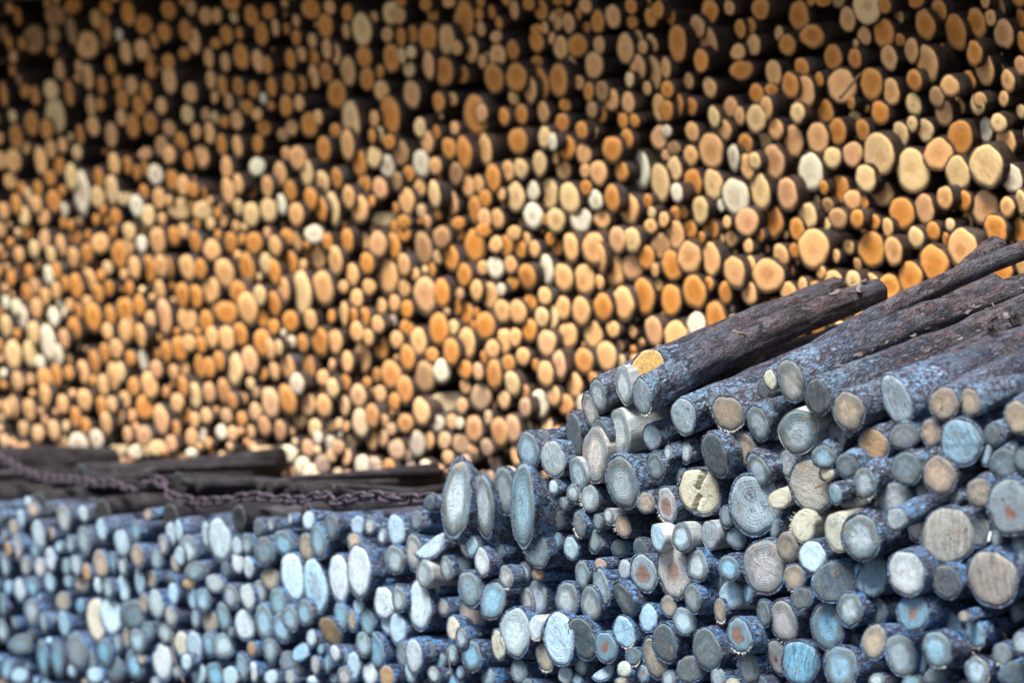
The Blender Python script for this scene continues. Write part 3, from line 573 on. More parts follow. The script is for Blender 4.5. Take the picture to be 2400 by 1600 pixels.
def fit_log(x, y, w, h, tilt, d, slope, alpha, zface):
    """world placement of a log whose cut end appears w x h units large at survey point (x, y)"""
    Z = zface + d * 0.62
    rd = ray(x, y)
    P = rd * Z
    ax, az = math.sin(alpha), math.cos(alpha)
    ay = slope * (ax - rd[0] * az) + rd[1] * az
    a = np.array([ax, ay, az]); a /= np.linalg.norm(a)
    dv = rd / np.linalg.norm(rd)
    e2 = np.cross(a, dv); e2 /= np.linalg.norm(e2)
    if e2[1] < 0: e2 = -e2
    e1 = np.cross(e2, a)
    J = np.array([[1, 0, -rd[0]], [0, 1, -rd[1]]]) * FPX / Z       # survey units, y up
    E1, E2, A = J @ e1, J @ e2, J @ a
    t = math.radians(tilt)
    ma = np.array([-math.sin(t), math.cos(t)]) * h / 2
    mi = np.array([math.cos(t), math.sin(t)]) * w / 2
    S = np.outer(ma, ma) + np.outer(mi, mi)
    la = np.linalg.norm(A); ah = A / la; n = np.array([-ah[1], ah[0]])
    nu1, nu2 = n @ E1, n @ E2
    r = math.sqrt(max(1e-9, (n @ S @ n) / (nu1 ** 2 + nu2 ** 2)))
    al2 = (ah @ S @ n) / (r * r * nu2)
    al1 = math.sqrt(max(0.01, (ah @ S @ ah) / (r * r) - al2 ** 2))
    b1 = ah @ E1; b2 = ah @ E2
    if b1 < 0: al1 = -al1
    p = max(-0.9, min(0.9, (al1 - b1) / la)); q = max(-1.1, min(1.1, (al2 - b2) / la))
    M = Matrix.Identity(4)
    for k, v in enumerate((e1, e2, a)):
        wv = c2w(v)
        for i in range(3): M[i][k] = wv[i]
    wp = c2w(P) + Vector((0, 0, CAM_H))
    for i in range(3): M[i][3] = wp[i]
    return M, r, p, q, Z

# ---------------------------------------------------------------- read the surveys
def read(survey):
    out = []
    for (ox, oy), mag, tilt, txt in survey:
        for rec in txt.replace("\n", " ").split(";"):
            tk = rec.split()
            if len(tk) < 5: continue
            e = dict(x=ox + float(tk[0]) / mag, y=oy + float(tk[1]) / mag, w=float(tk[2]) / mag, h=float(tk[3]) / mag, t=tilt, d=0.0, code='t', fl=set(), tile=(ox, oy, mag))
            for a in tk[4:]:
                if a[0] == 't' and len(a) > 1: e['t'] = float(a[1:])
                elif a[0] == 'd' and len(a) > 1: e['d'] = float(a[1:]) / 100
                elif a[0] == 's' and len(a) > 1: e['slope'] = float(a[1:])
                elif a[0] == 'L': e['L'] = float(a[1:])
                elif a in ('n', 'l'): e['fl'].add(a)
                elif a == 'C2': e['code'] = 'c'; e['fl'].add('saw')
                else: e['code'] = a
            out.append(e)
    keep = []
    for e in out:
        dup = False
        for k in keep:
            if k['tile'] != e['tile'] and math.hypot((k['x'] - e['x']) / 0.65, k['y'] - e['y']) < 0.42 * max(min(k['h'], e['h']), 0.7 * max(k['h'], e['h'])):
                dup = True; break
        if not dup: keep.append(e)
    return keep

rear = read(REAR_SURVEY)
front = read(FRONT_SURVEY)

def front_top(x):
    """survey height of the front pile's outline at x"""
    pts = [(-400, 1150), (0, 1165), (160, 1175), (300, 1220), (560, 1215), (700, 1200), (990, 1195), (1040, 1100), (1200, 1075), (1225, 1010), (1330, 965), (1370, 885), (1480, 905), (1580, 965), (1720, 965), (1840, 900), (1900, 910), (2000, 950), (2150, 935), (2400, 960), (2800, 930)]
    for (x0, y0), (x1, y1) in zip(pts, pts[1:]):
        if x0 <= x <= x1: return y0 + (y1 - y0) * (x - x0) / (x1 - x0)
    return 1165

# settle overlaps: of two ends that overlap, the smaller one stands proud
for lst, sg in ((rear, 0.040), (front, 0.038)):
    for e in lst:
        e['d'] += random.gauss(0, sg)
    for i, a in enumerate(lst):
        for b in lst[:i]:
            if math.hypot((a['x'] - b['x']) / 0.65, a['y'] - b['y']) < 0.42 * (a['h'] + b['h']):
                s, g = (a, b) if a['h'] < b['h'] else (b, a)
                if lst is rear and s['d'] > g['d'] - 0.02: s['d'] = g['d'] - random.uniform(0.01, 0.05)
for e in rear: e['d'] = max(-0.16, e['d'])

# ---------------------------------------------------------------- fill the gaps between surveyed ends
def fill(lst, xr, yr, hfun, ok, tries, weight, dfun, pack=0.90):
    cell = 60.0
    grid = {}
    def key(x, y): return (int(x // cell), int(y // cell))
    for e in lst: grid.setdefault(key(e['x'], e['y']), []).append((e['x'], e['y'], e['h']))
    res = []
    for _ in range(tries):
        x = random.uniform(*xr); y = random.uniform(*yr)
        if not ok(x, y): continue
        h = hfun(x, y)
        kx, ky = key(x, y); free = True
        for dx in (-2, -1, 0, 1, 2):
            for dy in (-2, -1, 0, 1, 2):
                for (a, b, c) in grid.get((kx + dx, ky + dy), ()):
                    if math.hypot((x - a) / 0.60, y - b) < pack * 0.5 * (h + c): free = False; break
                if not free: break
            if not free: break
        if not free: continue
        codes, ws = weight
        e = dict(x=x, y=y, w=h * random.uniform(0.48, 0.68), h=h, t=random.gauss(7, 5), d=dfun(), code=random.choices(codes, ws)[0], fl=set(), tile=None, filler=True)
        grid.setdefault(key(x, y), []).append((x, y, h)); res.append(e)
    return res

def height_at(x, y, z): return CAM_H - (y - 720) / FPX * z
def rear_ok(x, y):
    hz = height_at(x, y, z_rear(x))
    if y < 470 and random.random() < 0.90: return False      # the upper rows are laid looser
    return 0.05 < hz < 3.0
def rear_h(x, y):
    d = random.choice((0.055, 0.07, 0.08, 0.095, 0.11)) if random.random() < 0.6 else random.uniform(0.042, 0.06)
    return d * FPX / z_rear(x)
W_REAR = ("otpcwb", (40, 36, 8, 8, 3, 5))
rear_fill = fill(rear, (-420, 2900), (-620, 2000), rear_h, rear_ok, 60000, W_REAR, lambda: random.uniform(-0.05, 0.09), 0.94)
# tiny ends deep in the gaps that are left
rear_fill += fill(rear + rear_fill, (-100, 2500), (-50, 1150), lambda x, y: random.uniform(0.022, 0.038) * FPX / z_rear(x), rear_ok, 2500, W_REAR, lambda: random.uniform(0.06, 0.16), 0.9)

def front_ok(x, y):
    return y > front_top(x) + (14 if x < 1150 else 34) and height_at(x, y, z_front(x)) > 0.05
def front_h(x, y):
    return (random.uniform(0.036, 0.062) if x < 1150 else random.uniform(0.040, 0.075)) * FPX / z_front(x)
W_FRONT = ("gdswtpyk", (30, 34, 10, 8, 6, 6, 1, 14))
front_fill = fill(front, (-60, 2480), (850, 1640), front_h, front_ok, 4200, W_FRONT, lambda: random.uniform(0.0, 0.14), 0.98)
front_base = fill(front + front_fill, (-500, 3000), (850, 2500), lambda x, y: random.uniform(0.06, 0.12) * FPX / z_front(x),
                  lambda x, y: (y > 1635 or x < -60 or x > 2470) and front_ok(x, y), 16000, W_FRONT, lambda: random.uniform(0.0, 0.06))

# ---------------------------------------------------------------- build logs
SEED = [100]
def jit(c, s=0.07):
    k = 1 + random.uniform(-s, s) * 2.0
    return tuple(max(0.0, min(0.93, v * k * (1 + random.uniform(-s, s) * 0.3))) for v in c)

def spec(e, is_front, detail):
    SEED[0] += 1
    if is_front:
        zf = z_front(e['x'])
        sl = e.get('slope', slope_front(e['x'], e['y'])) + (0 if 'l' in e['fl'] else random.gauss(0, 0.03))
        al = math.radians(51) + random.gauss(0, 0.03)
    else:
        zf = z_rear(e['x'])
        sl = 0.10 + random.gauss(0, 0.03)
        al = PSI + random.gauss(0, 0.03)
    bare = 1.0 if 'n' in e['fl'] else 0.0
    bt = 0.02 if bare else random.uniform(0.05, 0.11)
    grow = (1.05 if is_front else 1.0) / (1 - bt * (0.4 if is_front else 0.9))       # the survey gives the wood, the bark goes round it
    M, r, p, q, Z = fit_log(e['x'], e['y'], e['w'] * grow, e['h'] * grow, e['t'], e['d'], sl, al, zf)
    if e['code'] == 'H' or e['code'] == 'C':
        half = (random.uniform(0.05, 0.25), math.radians({'C': 80, 'H': 120}[e['code']]) + random.gauss(0, 0.15))
    else: half = None
    if is_front:
        colr, heart, saw, _ = OLD[e['code']]
        heart = max(-1, min(1, heart + random.gauss(0, 0.12))); saw = saw * random.uniform(0.6, 1.3)
        low = smooth((e['y'] - 900) / 650.0)                # blue shadow toning put into the colours, stronger towards the lower logs
        btint = jit(tuple(a + (b - a) * low for a, b in zip((0.18, 0.33, 0.54), (0.012, 0.25, 0.72))), 0.10) if not bare else jit(tuple(0.75 * c for c in colr), 0.05)
        wb = random.uniform(0.3, 1.0) * (0.58 + 0.42 * low) * (0.45 if e['code'] in 'tyOYTR' else 0.6 if e['code'] in 'dk' else 0.75 if e['code'] in 'wW' else 1.0)
        colr = tuple(0.84 * c * k for c, k in zip(colr, (1 - 0.72 * wb, 1 - 0.30 * wb, 1 + 0.03 * wb)))
        frost_sheen = random.uniform(0.35, 1.0)
        if 'lying' in e['fl']: frost_sheen, btint = 0.15, (0.09, 0.13, 0.19)
    else:
        colr, heart, saw = FRESH[e['code']], random.uniform(-1.0, 0.4), random.uniform(0.05, 0.5)
        if 'saw' in e['fl']: saw = 1.3
        shade_grey = smooth((e['y'] - 760) / 360.0) * random.uniform(0.1, 0.85) * (0.55 + 0.45 * smooth((e['x'] - 300) / 700.0))  # front stack's shade painted as grey on the lower rear ends
        colr = tuple(c + (k - c) * shade_grey for c, k in zip(colr, (0.36, 0.33, 0.32)))
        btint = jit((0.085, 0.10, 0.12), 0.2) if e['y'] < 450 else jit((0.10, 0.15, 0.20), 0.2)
        frost_sheen = random.uniform(0.0, 0.25) + 0.35 * smooth((e['y'] - 450) / 500.0)  # blue-grey skylight painted into the lower rear bark
    if detail == 3: res = (48, np.array([0, .004, .012, .025, .045, .07, .1, .135, .17, .21, .25, .3, .35, .4, .46, .52, .58, .64, .7, .77, .84, .92, 1]), 7)
    elif detail == 2: res = (32, np.array([0, .01, .04, .09, .16, .25, .36, .5, .7, 1]), 5)
    elif detail == 1: res = (22, np.array([0, .04, .15, .4, 1]), 3)
    else: res = (12, np.array([0, .12, 1.0]), 1)
    L = e.get('L', random.uniform(0.96, 1.04))
    sp = dict(seed=SEED[0], res=res, r=r, p=p, q=q, L=L, bt=bt, irr=random.uniform(0.03, 0.085) if not half else 0.02, half=half, hi=detail >= 2,
              bend=(random.gauss(0, 0.024), random.gauss(0, 0.018)) if e['fl'] & {'l', 'lying'} else (random.gauss(0, 0.012), random.gauss(0, 0.010)) if detail else (0, 0), taper=-0.28 if 'l' in e['fl'] else random.uniform(-0.16, 0.03), bare=bare, frost_sheen=frost_sheen, btint=btint, heart=heart, saw=saw,
              sawang=random.uniform(-0.5, 0.9), color=jit(colr), facebump=random.uniform(0.0, 0.05) if is_front else 0.01)
    if e['code'] == 'y' and e['w'] > 80 and e['x'] < 1700: sp['crack'] = (math.radians(62), 0.10)
    e['M'], e['r'], e['Z'], e['sp'] = M, r, Z, sp
    return M, sp

def thing(name, label, cat, M, group=None):
    o = bpy.data.objects.new(name, None)
    o.empty_display_size = 0.05
    COL.objects.link(o)
    o.matrix_world = M
    o["label"] = label; o["category"] = cat
    if group: o["group"] = group
    return o
def child(name, me, parent, label=None):
    o = bpy.data.objects.new(name, me)
    COL.objects.link(o)
    o.parent = parent
    if label: o["label"] = label
    return o

def splinter_mesh(sp, n):
    """torn wood fibres along the lower rim of a cut end"""
    rg = np.random.default_rng(sp['seed'] + 5)
    V, T = [], []
    a0 = rg.uniform(2.6, 5.2)
    for k in range(n):
        ph = a0 + rg.normal(0, 0.4)
        R = sp['r'] * (1 - sp['bt'] * 0.6)
        x, y = R * math.cos(ph), R * math.sin(ph)
        z = sp['p'] * x + sp['q'] * y - 0.001
        l = rg.uniform(0.003, 0.010) * rg.uniform(0.5, 1.6); wd = rg.uniform(0.0004, 0.0010)
        tx, ty = -math.sin(ph), math.cos(ph)
        sk = rg.normal(0, 0.35)
        tip = (x + (math.cos(ph) + sk * tx) * l, y + (math.sin(ph) + sk * ty) * l, z + rg.uniform(-0.005, 0.002))
        o = len(V)
        V += [(x + tx * wd, y + ty * wd, z), (x - tx * wd, y - ty * wd, z), (x - math.cos(ph) * 0.002, y - math.sin(ph) * 0.002, z + 0.0022), tip]
        T += [(o, o + 1, o + 3), (o + 1, o + 2, o + 3), (o + 2, o, o + 3), (o, o + 2, o + 1)]
    return mesh_from("splinters", [(np.array(V), np.zeros((0, 4), int), np.array(T), {}, 0)], [M_SPLINTER])

def flake_mesh(sp, n, z0, z1):
    """curled flakes of loose bark lying on the upper side of a log"""
    rg = np.random.default_rng(sp['seed'] + 9)
    V, Q = [], []
    for k in range(n):
        ph = rg.normal(1.5, 0.5); z = rg.uniform(z0, z1)
        sz = rg.uniform(0.004, 0.011) * (2.2 if k % 6 == 0 else 1); asp = rg.uniform(0.25, 0.7); rot = rg.normal(1.57, 0.5); curl = rg.uniform(0.05, 0.35)
        c = np.array([math.cos(ph), math.sin(ph), 0]); t = np.array([-math.sin(ph), math.cos(ph), 0]); w = np.array([0, 0, 1.0])
        u = t * math.cos(rot) + w * math.sin(rot); v = w * math.cos(rot) - t * math.sin(rot)
        ctr = c * (sp['r'] * 1.03) + w * z
        o = len(V); nseg = 4
        for lay in (0, 1):
            for i in range(nseg + 1):
                s = i / nseg * 2 - 1
                for j in (-1, 1):
                    V.append(tuple(ctr + u * s * sz + v * j * sz * asp * (1 - 0.3 * s * s) + c * (curl * sz * s * s + (0.0012 if lay else 0) + rg.uniform(0, 0.0006))))
        m = 2 * (nseg + 1)
        for i in range(nseg):
            a = o + 2 * i
            Q += [(a, a + 1, a + 3, a + 2), (m + a + 2, m + a + 3, m + a + 1, m + a), (a, a + 2, m + a + 2, m + a), (a + 1, m + a + 1, m + a + 3, a + 3)]
        Q += [(o, m + o, m + o + 1, o + 1), (o + m - 2, o + m - 1, o + 2 * m - 1, o + 2 * m - 2)]
    return mesh_from("bark_flakes", [(np.array(V), np.array(Q), np.zeros((0, 3), int), {}, 0)], [M_FLAKE])

def stub_mesh(r, l, rg):
    n = 10
    V, Q, T = [], [], []
    for k, (f, z) in enumerate(((1.5, -0.012), (1.1, 0.004), (0.95, l * 0.6), (0.85, l))):
        for i in range(n):
            a = 2 * math.pi * i / n
            rr = r * f * (1 + 0.15 * rg.normal())
            V.append((rr * math.cos(a), rr * math.sin(a), z + 0.002 * rg.normal()))
    for k in range(3):
        for i in range(n):
            j = (i + 1) % n
            Q.append((k * n + i, k * n + j, (k + 1) * n + j, (k + 1) * n + i))
    V.append((0, 0, l)); c = len(V) - 1
    for i in range(n): T.append((3 * n + i, 3 * n + (i + 1) % n, c))
    V = np.array(V)
    return mesh_from("branch_stub", [(V, np.array(Q), np.array(T), {'bc': V, 'par': np.tile([0.3, 0, 0.3], (len(V), 1)), 'col': np.tile((0.25, 0.3, 0.36), (len(V), 1))}, 0)], [M_BARK_OLD])

# ---- choose which logs stand alone and which join the mass
def in_frame(e): return -0.3 * e['w'] < e['x'] < 2400 + 0.3 * e['w'] and -0.3 * e['h'] < e['y'] < 1600 + 0.25 * e['h']
def rear_seen(e): return in_frame(e) and e['y'] < front_top(e['x']) + 5 - (0 if e['x'] < 1500 else (e['x'] - 1500) * 0.38)
LIMIT = 300
def area(e): return e['w'] * e['h'] * (0.5 if e.get('filler') else 1) * (0.6 if e['code'] == 'k' else 1)
rc = sorted([e for e in rear if rear_seen(e)], key=area, reverse=True)
rear_single = rc[:LIMIT]
ids = {id(e) for e in rear_single}
rear_mass = [e for e in rear + rear_fill if id(e) not in ids]
# logs lying behind the chain on top of the low part of the front pile
lying = []
for x, y, h, sl, dd in ((-210, 1152, 70, 0.03, .10), (-60, 1168, 72, -0.03, .08), (90, 1188, 70, 0.05, .12), (240, 1200, 66, -0.02, .09), (400, 1210, 64, 0.06, .12), (560, 1213, 60, -0.02, .10), (720, 1206, 56, 0.03, .12),
                        (-330, 1078, 74, 0.07, .80), (-90, 1096, 66, -0.01, .9), (190, 1118, 60, 0.09, .85), (420, 1134, 54, -0.02, .9), (640, 1150, 50, 0.06, .8)):
    lying.append(dict(x=x, y=y, w=h * .5, h=h, t=8, d=dd, code='K', fl={'lying'}, tile=None, slope=sl, L=random.uniform(0.6, 1.0)))
jumble = []
for k in range(26):
    x = random.uniform(-250, 900); dd = random.uniform(0.48, 0.85)
    y = 1150 + 0.03 * x - (dd - 0.15) * 62 + random.uniform(-6, 14)
    h = random.uniform(18, 34)
    jumble.append(dict(x=x, y=y, w=h * .5, h=h, t=8, d=dd, code='K', fl={'lying'}, tile=None, slope=random.gauss(0.02, 0.035), L=random.uniform(0.4, 0.9)))
fc = sorted([e for e in front + front_fill if in_frame(e)], key=area, reverse=True)
front_single = fc[:LIMIT - len(lying)] + lying
ids = {id(e) for e in front_single}
front_mass = [e for e in front + front_fill + front_base if id(e) not in ids]

# ---------------------------------------------------------------- labels
def size_words(lst):
    hs = sorted(e['h'] for e in lst)
    n = len(hs)
    cuts = [hs[int(n * f)] for f in (0.14, 0.42, 0.74, 0.93)]
    for e in lst:
        k = sum(e['h'] >= c for c in cuts)
        e['size'] = ("slim", "small", "medium", "thick", "very thick")[k]
def shape_word(e):
    if e['code'] in 'CH': return "half-round"
    a = e['w'] / e['h']
    base = "round" if a > 0.76 else "oval" if a > 0.55 else "narrow oval"
    if e['t'] >= 20: base = "slanted " + base
    return base
DIRS = ("right of", "above and right of", "above", "above and left of", "left of", "below and left of", "below", "below and right of")
def direction(e, l):
    a = math.atan2(-(e['y'] - l['y']), (e['x'] - l['x']) * 1.25)
    return DIRS[int(round(a / (math.pi / 4))) % 8]
def make_labels(lst, word, stack, noun):
    size_words(lst)
    by = {}
    for e in lst:
        e['D'] = f"{e['size']} {word(e)} {shape_word(e)}"
        by.setdefault(e['D'], []).append(e)
    marks = [v[0] for v in by.values() if len(v) == 1]
    # of a pair or a few alike, the extreme ones can be told by where they stand
    for D, v in by.items():
        if 2 <= len(v) <= 6:
            sx = sorted(v, key=lambda e: e['x']); sy = sorted(v, key=lambda e: e['y'])
            for e, wd in ((sx[0], "leftmost"), (sx[-1], "rightmost"), (sy[0], "highest"), (sy[-1], "lowest")):
                if 'mark' not in e: e['mark'] = f"{wd} {D}"; marks.append(e)
    for e in marks: e.setdefault('mark', e['D'])
    used = set()
    for e in marks:
        e['label'] = f"{e['mark']} log end in the {stack}"
        used.add(e['label'])
    for e in lst:
        if 'label' in e: continue
        near = sorted(marks, key=lambda l: math.hypot((l['x'] - e['x']) * 1.25, l['y'] - e['y']))[:14]
        done = False
        for order in ("just", "second", "third", "fourth"):
            for l in near:
                dr = direction(e, l)
                lead = f"{e['D']} {noun} " if order == "just" else f"{order} {e['D']} {noun} "
                lab = lead + ("just " if order == "just" else "") + f"{dr} the {l['mark']} one"
                if len(lab.split()) <= 16 and lab not in used:
                    e['label'] = lab; used.add(lab); done = True; break
            if done: break
        if not done: e['label'] = f"{e['D']} {noun} at {int(e['x'])} {int(e['y'])} of the stack"
def fresh_word(e): return "saw-striped " + FRESH_WORD[e['code']] if 'saw' in e['fl'] else FRESH_WORD[e['code']]
def old_word(e): return OLD[e['code']][3] + (" barkless" if 'n' in e['fl'] else "")
make_labels(rear_single, fresh_word, "fresh orange stack", "fresh log")
vis = [e for e in front_single if 'lying' not in e['fl']]
make_labels(vis, old_word, "weathered blue stack", "old log")
LY = ("lying before the far left end of the chain", "lying before the first links of the chain", "lying before the chain's first dip", "lying before the chain's high bend", "lying before the chain's drop", "lying before the middle of the chain", "lying before the last stretch of the chain",
      "lying behind the far left end of the chain", "lying behind the first links of the chain", "lying behind the chain's high bend", "lying behind the middle of the chain", "lying behind the last stretch of the chain")
for e, wd in zip(lying, LY):
    e['label'] = f"dark bark log {wd}"
SPECIAL = [  # survey point -> label
    (1505, 930, "long brown bark log on top of the blue stack with dark-centred striped end"),
    (1519, 861, "amber-faced log peeping over the grey barkless log at the heap's top"),
    (1639, 1152, "yellowish log end split by a rotten orange crack"),
    (1769, 1190, "very thick saw-striped slanted log end beside the split yellowish one"),
    (1580, 1340, "big pinkish white oval end with red heart above the dark log"),
    (1310, 1496, "tall bright white barkless oval end near the bottom of the heap"),
    (1071, 1184, "tall grey oval end with brown pith, first of the upright trio"),
    (1224, 1190, "tall white pointed oval end leaning against a barkless half, beside the trio"),
    (1916, 930, "blackish green end of a long log among the top bark logs"),
    (2221, 1256, "very thick rough buff end beside a brown-hearted one at the edge"),
    (2325, 1356, "very thick rough buff end, lowest of the rough buff ones"),
    (1903, 1304, "bright white barkless end between cream ends under the pinkish one"),
]
for x, y, lab in SPECIAL:
    b = min(vis, key=lambda e: math.hypot(e['x'] - x, e['y'] - y))
    b['label'] = lab

# ---------------------------------------------------------------- make them
rgf = np.random.default_rng(3)
for e in front_single:
    big = e['x'] > 1000 and e['h'] > 45
    det = 3 if (big and (e['x'] > 1150)) or 'l' in e['fl'] else 2 if e['h'] > 42 or 'lying' in e['fl'] else 1
    M, sp = spec(e, True, det)
    bark, face = log_arrays(sp)
    t = thing("weathered_log", e['label'], "log", M, "weathered logs of the front stack")
    bo = child("bark" if not sp['bare'] else "wood_surface", mesh_from("bark", [bark + (0,)], [M_BARK_BLUE_BLACK if "lying" in e["fl"] else M_BARK_OLD]), t)
    fo = child("cut_end", mesh_from("cut_end", [face + (0,)], [M_FACE_OLD]), t)
    if det == 3 and e['code'] not in 'kH' and random.random() < 0.22:
        child("splinters", splinter_mesh(sp, random.randint(8, 40)), fo)["kind"] = "stuff"
    if 'l' in e['fl']:
        child("bark_flakes", flake_mesh(sp, 26, 0.05, 0.9), bo)["kind"] = "stuff"
        for k in range(4):
            ph = rgf.normal(1.6, 0.8); z = rgf.uniform(0.18, 0.8); rs = rgf.uniform(0.005, 0.012)
            s = child("branch_stub", stub_mesh(rs, rgf.uniform(0.008, 0.02), rgf), t)
            d = Vector((math.cos(ph), math.sin(ph), -0.35)).normalized()
            s.matrix_local = Matrix.Translation(Vector((math.cos(ph) * sp['r'] * 0.97, math.sin(ph) * sp['r'] * 0.97, z))) @ d.to_track_quat('Z', 'Y').to_matrix().to_4x4()
for e in rear_single:
    det = 2 if e['x'] > 1500 and e['h'] > 55 else 1
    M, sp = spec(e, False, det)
    bark, face = log_arrays(sp)
    t = thing("fresh_log", e['label'], "log", M, "fresh logs of the rear stack")
    child("bark", mesh_from("bark", [bark + (0,)], [M_BARK_NEW]), t)
    child("cut_end", mesh_from("cut_end", [face + (0,)], [M_FACE_NEW]), t)

def mass(name, lst, is_front, mats, label):
    parts = []
    for e in lst:
        vis_ = in_frame(e)
        M, sp = spec(e, is_front, 1 if (vis_ and e['h'] > 26) else 0)
        b, f = log_arrays(sp)
        R = np.array(M.to_3x3()); T = np.array(M.translation)
        for arr, mi in ((b, 0), (f, 1)):
            parts.append((arr[0] @ R.T + T, arr[1], arr[2], arr[3], mi))
    o = bpy.data.objects.new(name, mesh_from(name, parts, mats))
    COL.objects.link(o)
    o["kind"] = "stuff"; o["label"] = label; o["category"] = "logs"
    return o
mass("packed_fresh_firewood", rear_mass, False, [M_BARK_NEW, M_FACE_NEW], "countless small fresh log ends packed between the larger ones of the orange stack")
mass("dark_pole_jumble", jumble, True, [M_BARK_BLUE_BLACK, M_FACE_OLD], "jumble of thin dark poles on the low stack behind the chain")
mass("packed_weathered_firewood", front_mass, True, [M_BARK_OLD, M_FACE_OLD], "small weathered log ends packed between the larger ones of the blue stack")

# ---------------------------------------------------------------- the crooked log, sticks, lichen
def tube_arrays(pts, rads, nphi, seed, rough=0.06, cap=True):
    rg = np.random.default_rng(seed)
    pts = [np.array(p, float) for p in pts]
    V = []; n = len(pts)
    up = np.array([0, 0, 1.0])
    sv = rg.uniform(-20, 20, 3)
    for k in range(n):
        t = pts[min(k + 1, n - 1)] - pts[max(k - 1, 0)]; t /= np.linalg.norm(t)
        a = np.cross(t, up); a /= np.linalg.norm(a); b = np.cross(a, t)
        for i in range(nphi):
            ph = 2 * math.pi * i / nphi
            d = a * math.cos(ph) + b * math.sin(ph)
            P = pts[k] + d * rads[k]
            nn = mnoise.noise(Vector(P * 38 + sv)) + 0.6 * mnoise.noise(Vector(P * 95 + sv))
            V.append(P + d * rads[k] * rough * nn)
    i = np.arange(nphi); j = (i + 1) % nphi
    Q = np.concatenate([np.stack([k * nphi + i, k * nphi + j, (k + 1) * nphi + j, (k + 1) * nphi + i], 1) for k in range(n - 1)])
    V += [pts[0], pts[-1]]
    c0, c1 = n * nphi, n * nphi + 1
    T = np.concatenate([np.stack([np.full(nphi, c0), j, i], 1), np.stack([np.full(nphi, c1), (n - 1) * nphi + i, (n - 1) * nphi + j], 1)])
    return np.array(V), Q, T

def at(x, y, z):
    return np.array(c2w(ray(x, y) * z)) + np.array([0, 0, CAM_H])
def spline(ctrl, n):
    out = []
    c = [ctrl[0]] + list(ctrl) + [ctrl[-1]]
    seg = len(ctrl) - 1
    for k in range(n):
        u = k / (n - 1) * seg; i = min(int(u), seg - 1); f = u - i
        p0, p1, p2, p3 = (np.array(c[i + m], float) for m in range(4))
        out.append(0.5 * (2 * p1 + (p2 - p0) * f + (2 * p0 - 5 * p1 + 4 * p2 - p3) * f * f + (3 * p1 - p0 - 3 * p2 + p3) * f ** 3))
    return out
ctrl = [at(1960, 860, 5.75), at(2060, 785, 5.92), at(2150, 722, 6.06), at(2240, 655, 6.2), at(2292, 608, 6.3), at(2338, 578, 6.38)]
pts = spline(ctrl, 46)
rads = list(np.interp(np.linspace(0, 1, 46), [0, .3, .6, .8, .9, .96, 1], [0.026, 0.027, 0.025, 0.026, 0.029, 0.033, 0.030]))
M = Matrix.Translation(Vector(pts[0]))
t = thing("crooked_log", "crooked dark bark log rising past its neighbours to a flared stub end", "log", M)
V, Q, T = tube_arrays([p - pts[0] for p in pts], rads, 40, 77, 0.13)
child("bark", mesh_from("bark", [(V, Q, T, {'bc': V + 3.3, 'par': np.tile([0.45, 0, 0.1], (len(V), 1)), 'col': np.tile((0.25, 0.3, 0.36), (len(V), 1))}, 0)], [M_BARK_OLD]), t)
dirv = pts[-1] - pts[-3]; dirv /= np.linalg.norm(dirv)
V, Q, T = tube_arrays([pts[-1] - pts[0] - dirv * 0.004, pts[-1] - pts[0] + dirv * 0.006, pts[-1] - pts[0] + dirv * 0.012], [0.026, 0.024, 0.016], 24, 5, 0.1)
child("stub_end", mesh_from("stub_end", [(V, Q, T, {'bc': V, 'par': np.tile([0.9, 0, 0], (len(V), 1)), 'col': np.tile((0.04, 0.03, 0.03), (len(V), 1))}, 0)], [M_BARK_NEW]), t)

def stick(name, label, a, b, rad, seed, mid=None, mat=None):
    ctrl = [a] + ([mid] if mid is not None else []) + [b]
    p = spline(ctrl, 12)
    V, Q, T = tube_arrays([v - p[0] for v in p], list(np.linspace(rad, rad * 0.6, 12)), 8, seed, 0.12)
    o = bpy.data.objects.new(name, mesh_from(name, [(V, Q, T, {}, 0)], [mat or M_TWIG]))
    o.location = p[0]; COL.objects.link(o)
    o["label"] = label; o["category"] = "twig"
    return o
stick("twig", "brown broken stick across a thick tan log end of the rear stack", at(1970, 228, 7.50), at(2018, 172, 7.62), 0.0065, 1)
stick("twig", "thin reddish twig poking out beside a rough buff end", at(1912, 1142, 5.28), at(1950, 1122, 5.40), 0.0022, 2)
stick("twig", "pale splinter stick standing between two thick buff ends", at(2317, 1268, 4.93), at(2322, 1246, 4.95), 0.0030, 3, mat=M_SPLINTER)
stick("twig", "dark knobbly twig on the tip of the long top bark log", at(1716, 776, 6.12), at(1752, 783, 6.10), 0.0035, 4)
stick("twig", "thin blue-grey twig bent down the front of the low stack", at(405, 1480, 8.3), at(432, 1600, 8.2), 0.004, 5, mid=at(408, 1540, 8.25), mat=M_FLAKE)
stick("twig", "upright thin twig in the gap beside a pale fringed end", at(1050, 1520, 6.65), at(1058, 1590, 6.62), 0.0025, 6, mat=M_FLAKE)

for k in range(16):
    e = random.choice([q for q in vis if q['x'] > 1150 and q['h'] > 40])
    x = e['x'] + random.uniform(0.2, 0.5) * e['w']; y = e['y'] + random.uniform(-0.4, 0.5) * e['h']; z = e['Z'] + random.uniform(-0.01, 0.02)
    l = random.uniform(18, 46); a = random.uniform(-0.6, 2.6)
    o = stick("twig", "thin dry twig caught between weathered log ends", at(x, y, z), at(x + l * math.cos(a), y - l * math.sin(a), z + random.uniform(-0.03, 0.03)), random.uniform(0.0009, 0.002), 20 + k,
              mid=at(x + l * 0.5 * math.cos(a) + random.uniform(-4, 4), y - l * 0.5 * math.sin(a) + random.uniform(-4, 4), z), mat=random.choice([M_TWIG, M_FLAKE, M_SPLINTER]))
    o["group"] = "twigs caught in the front stack"
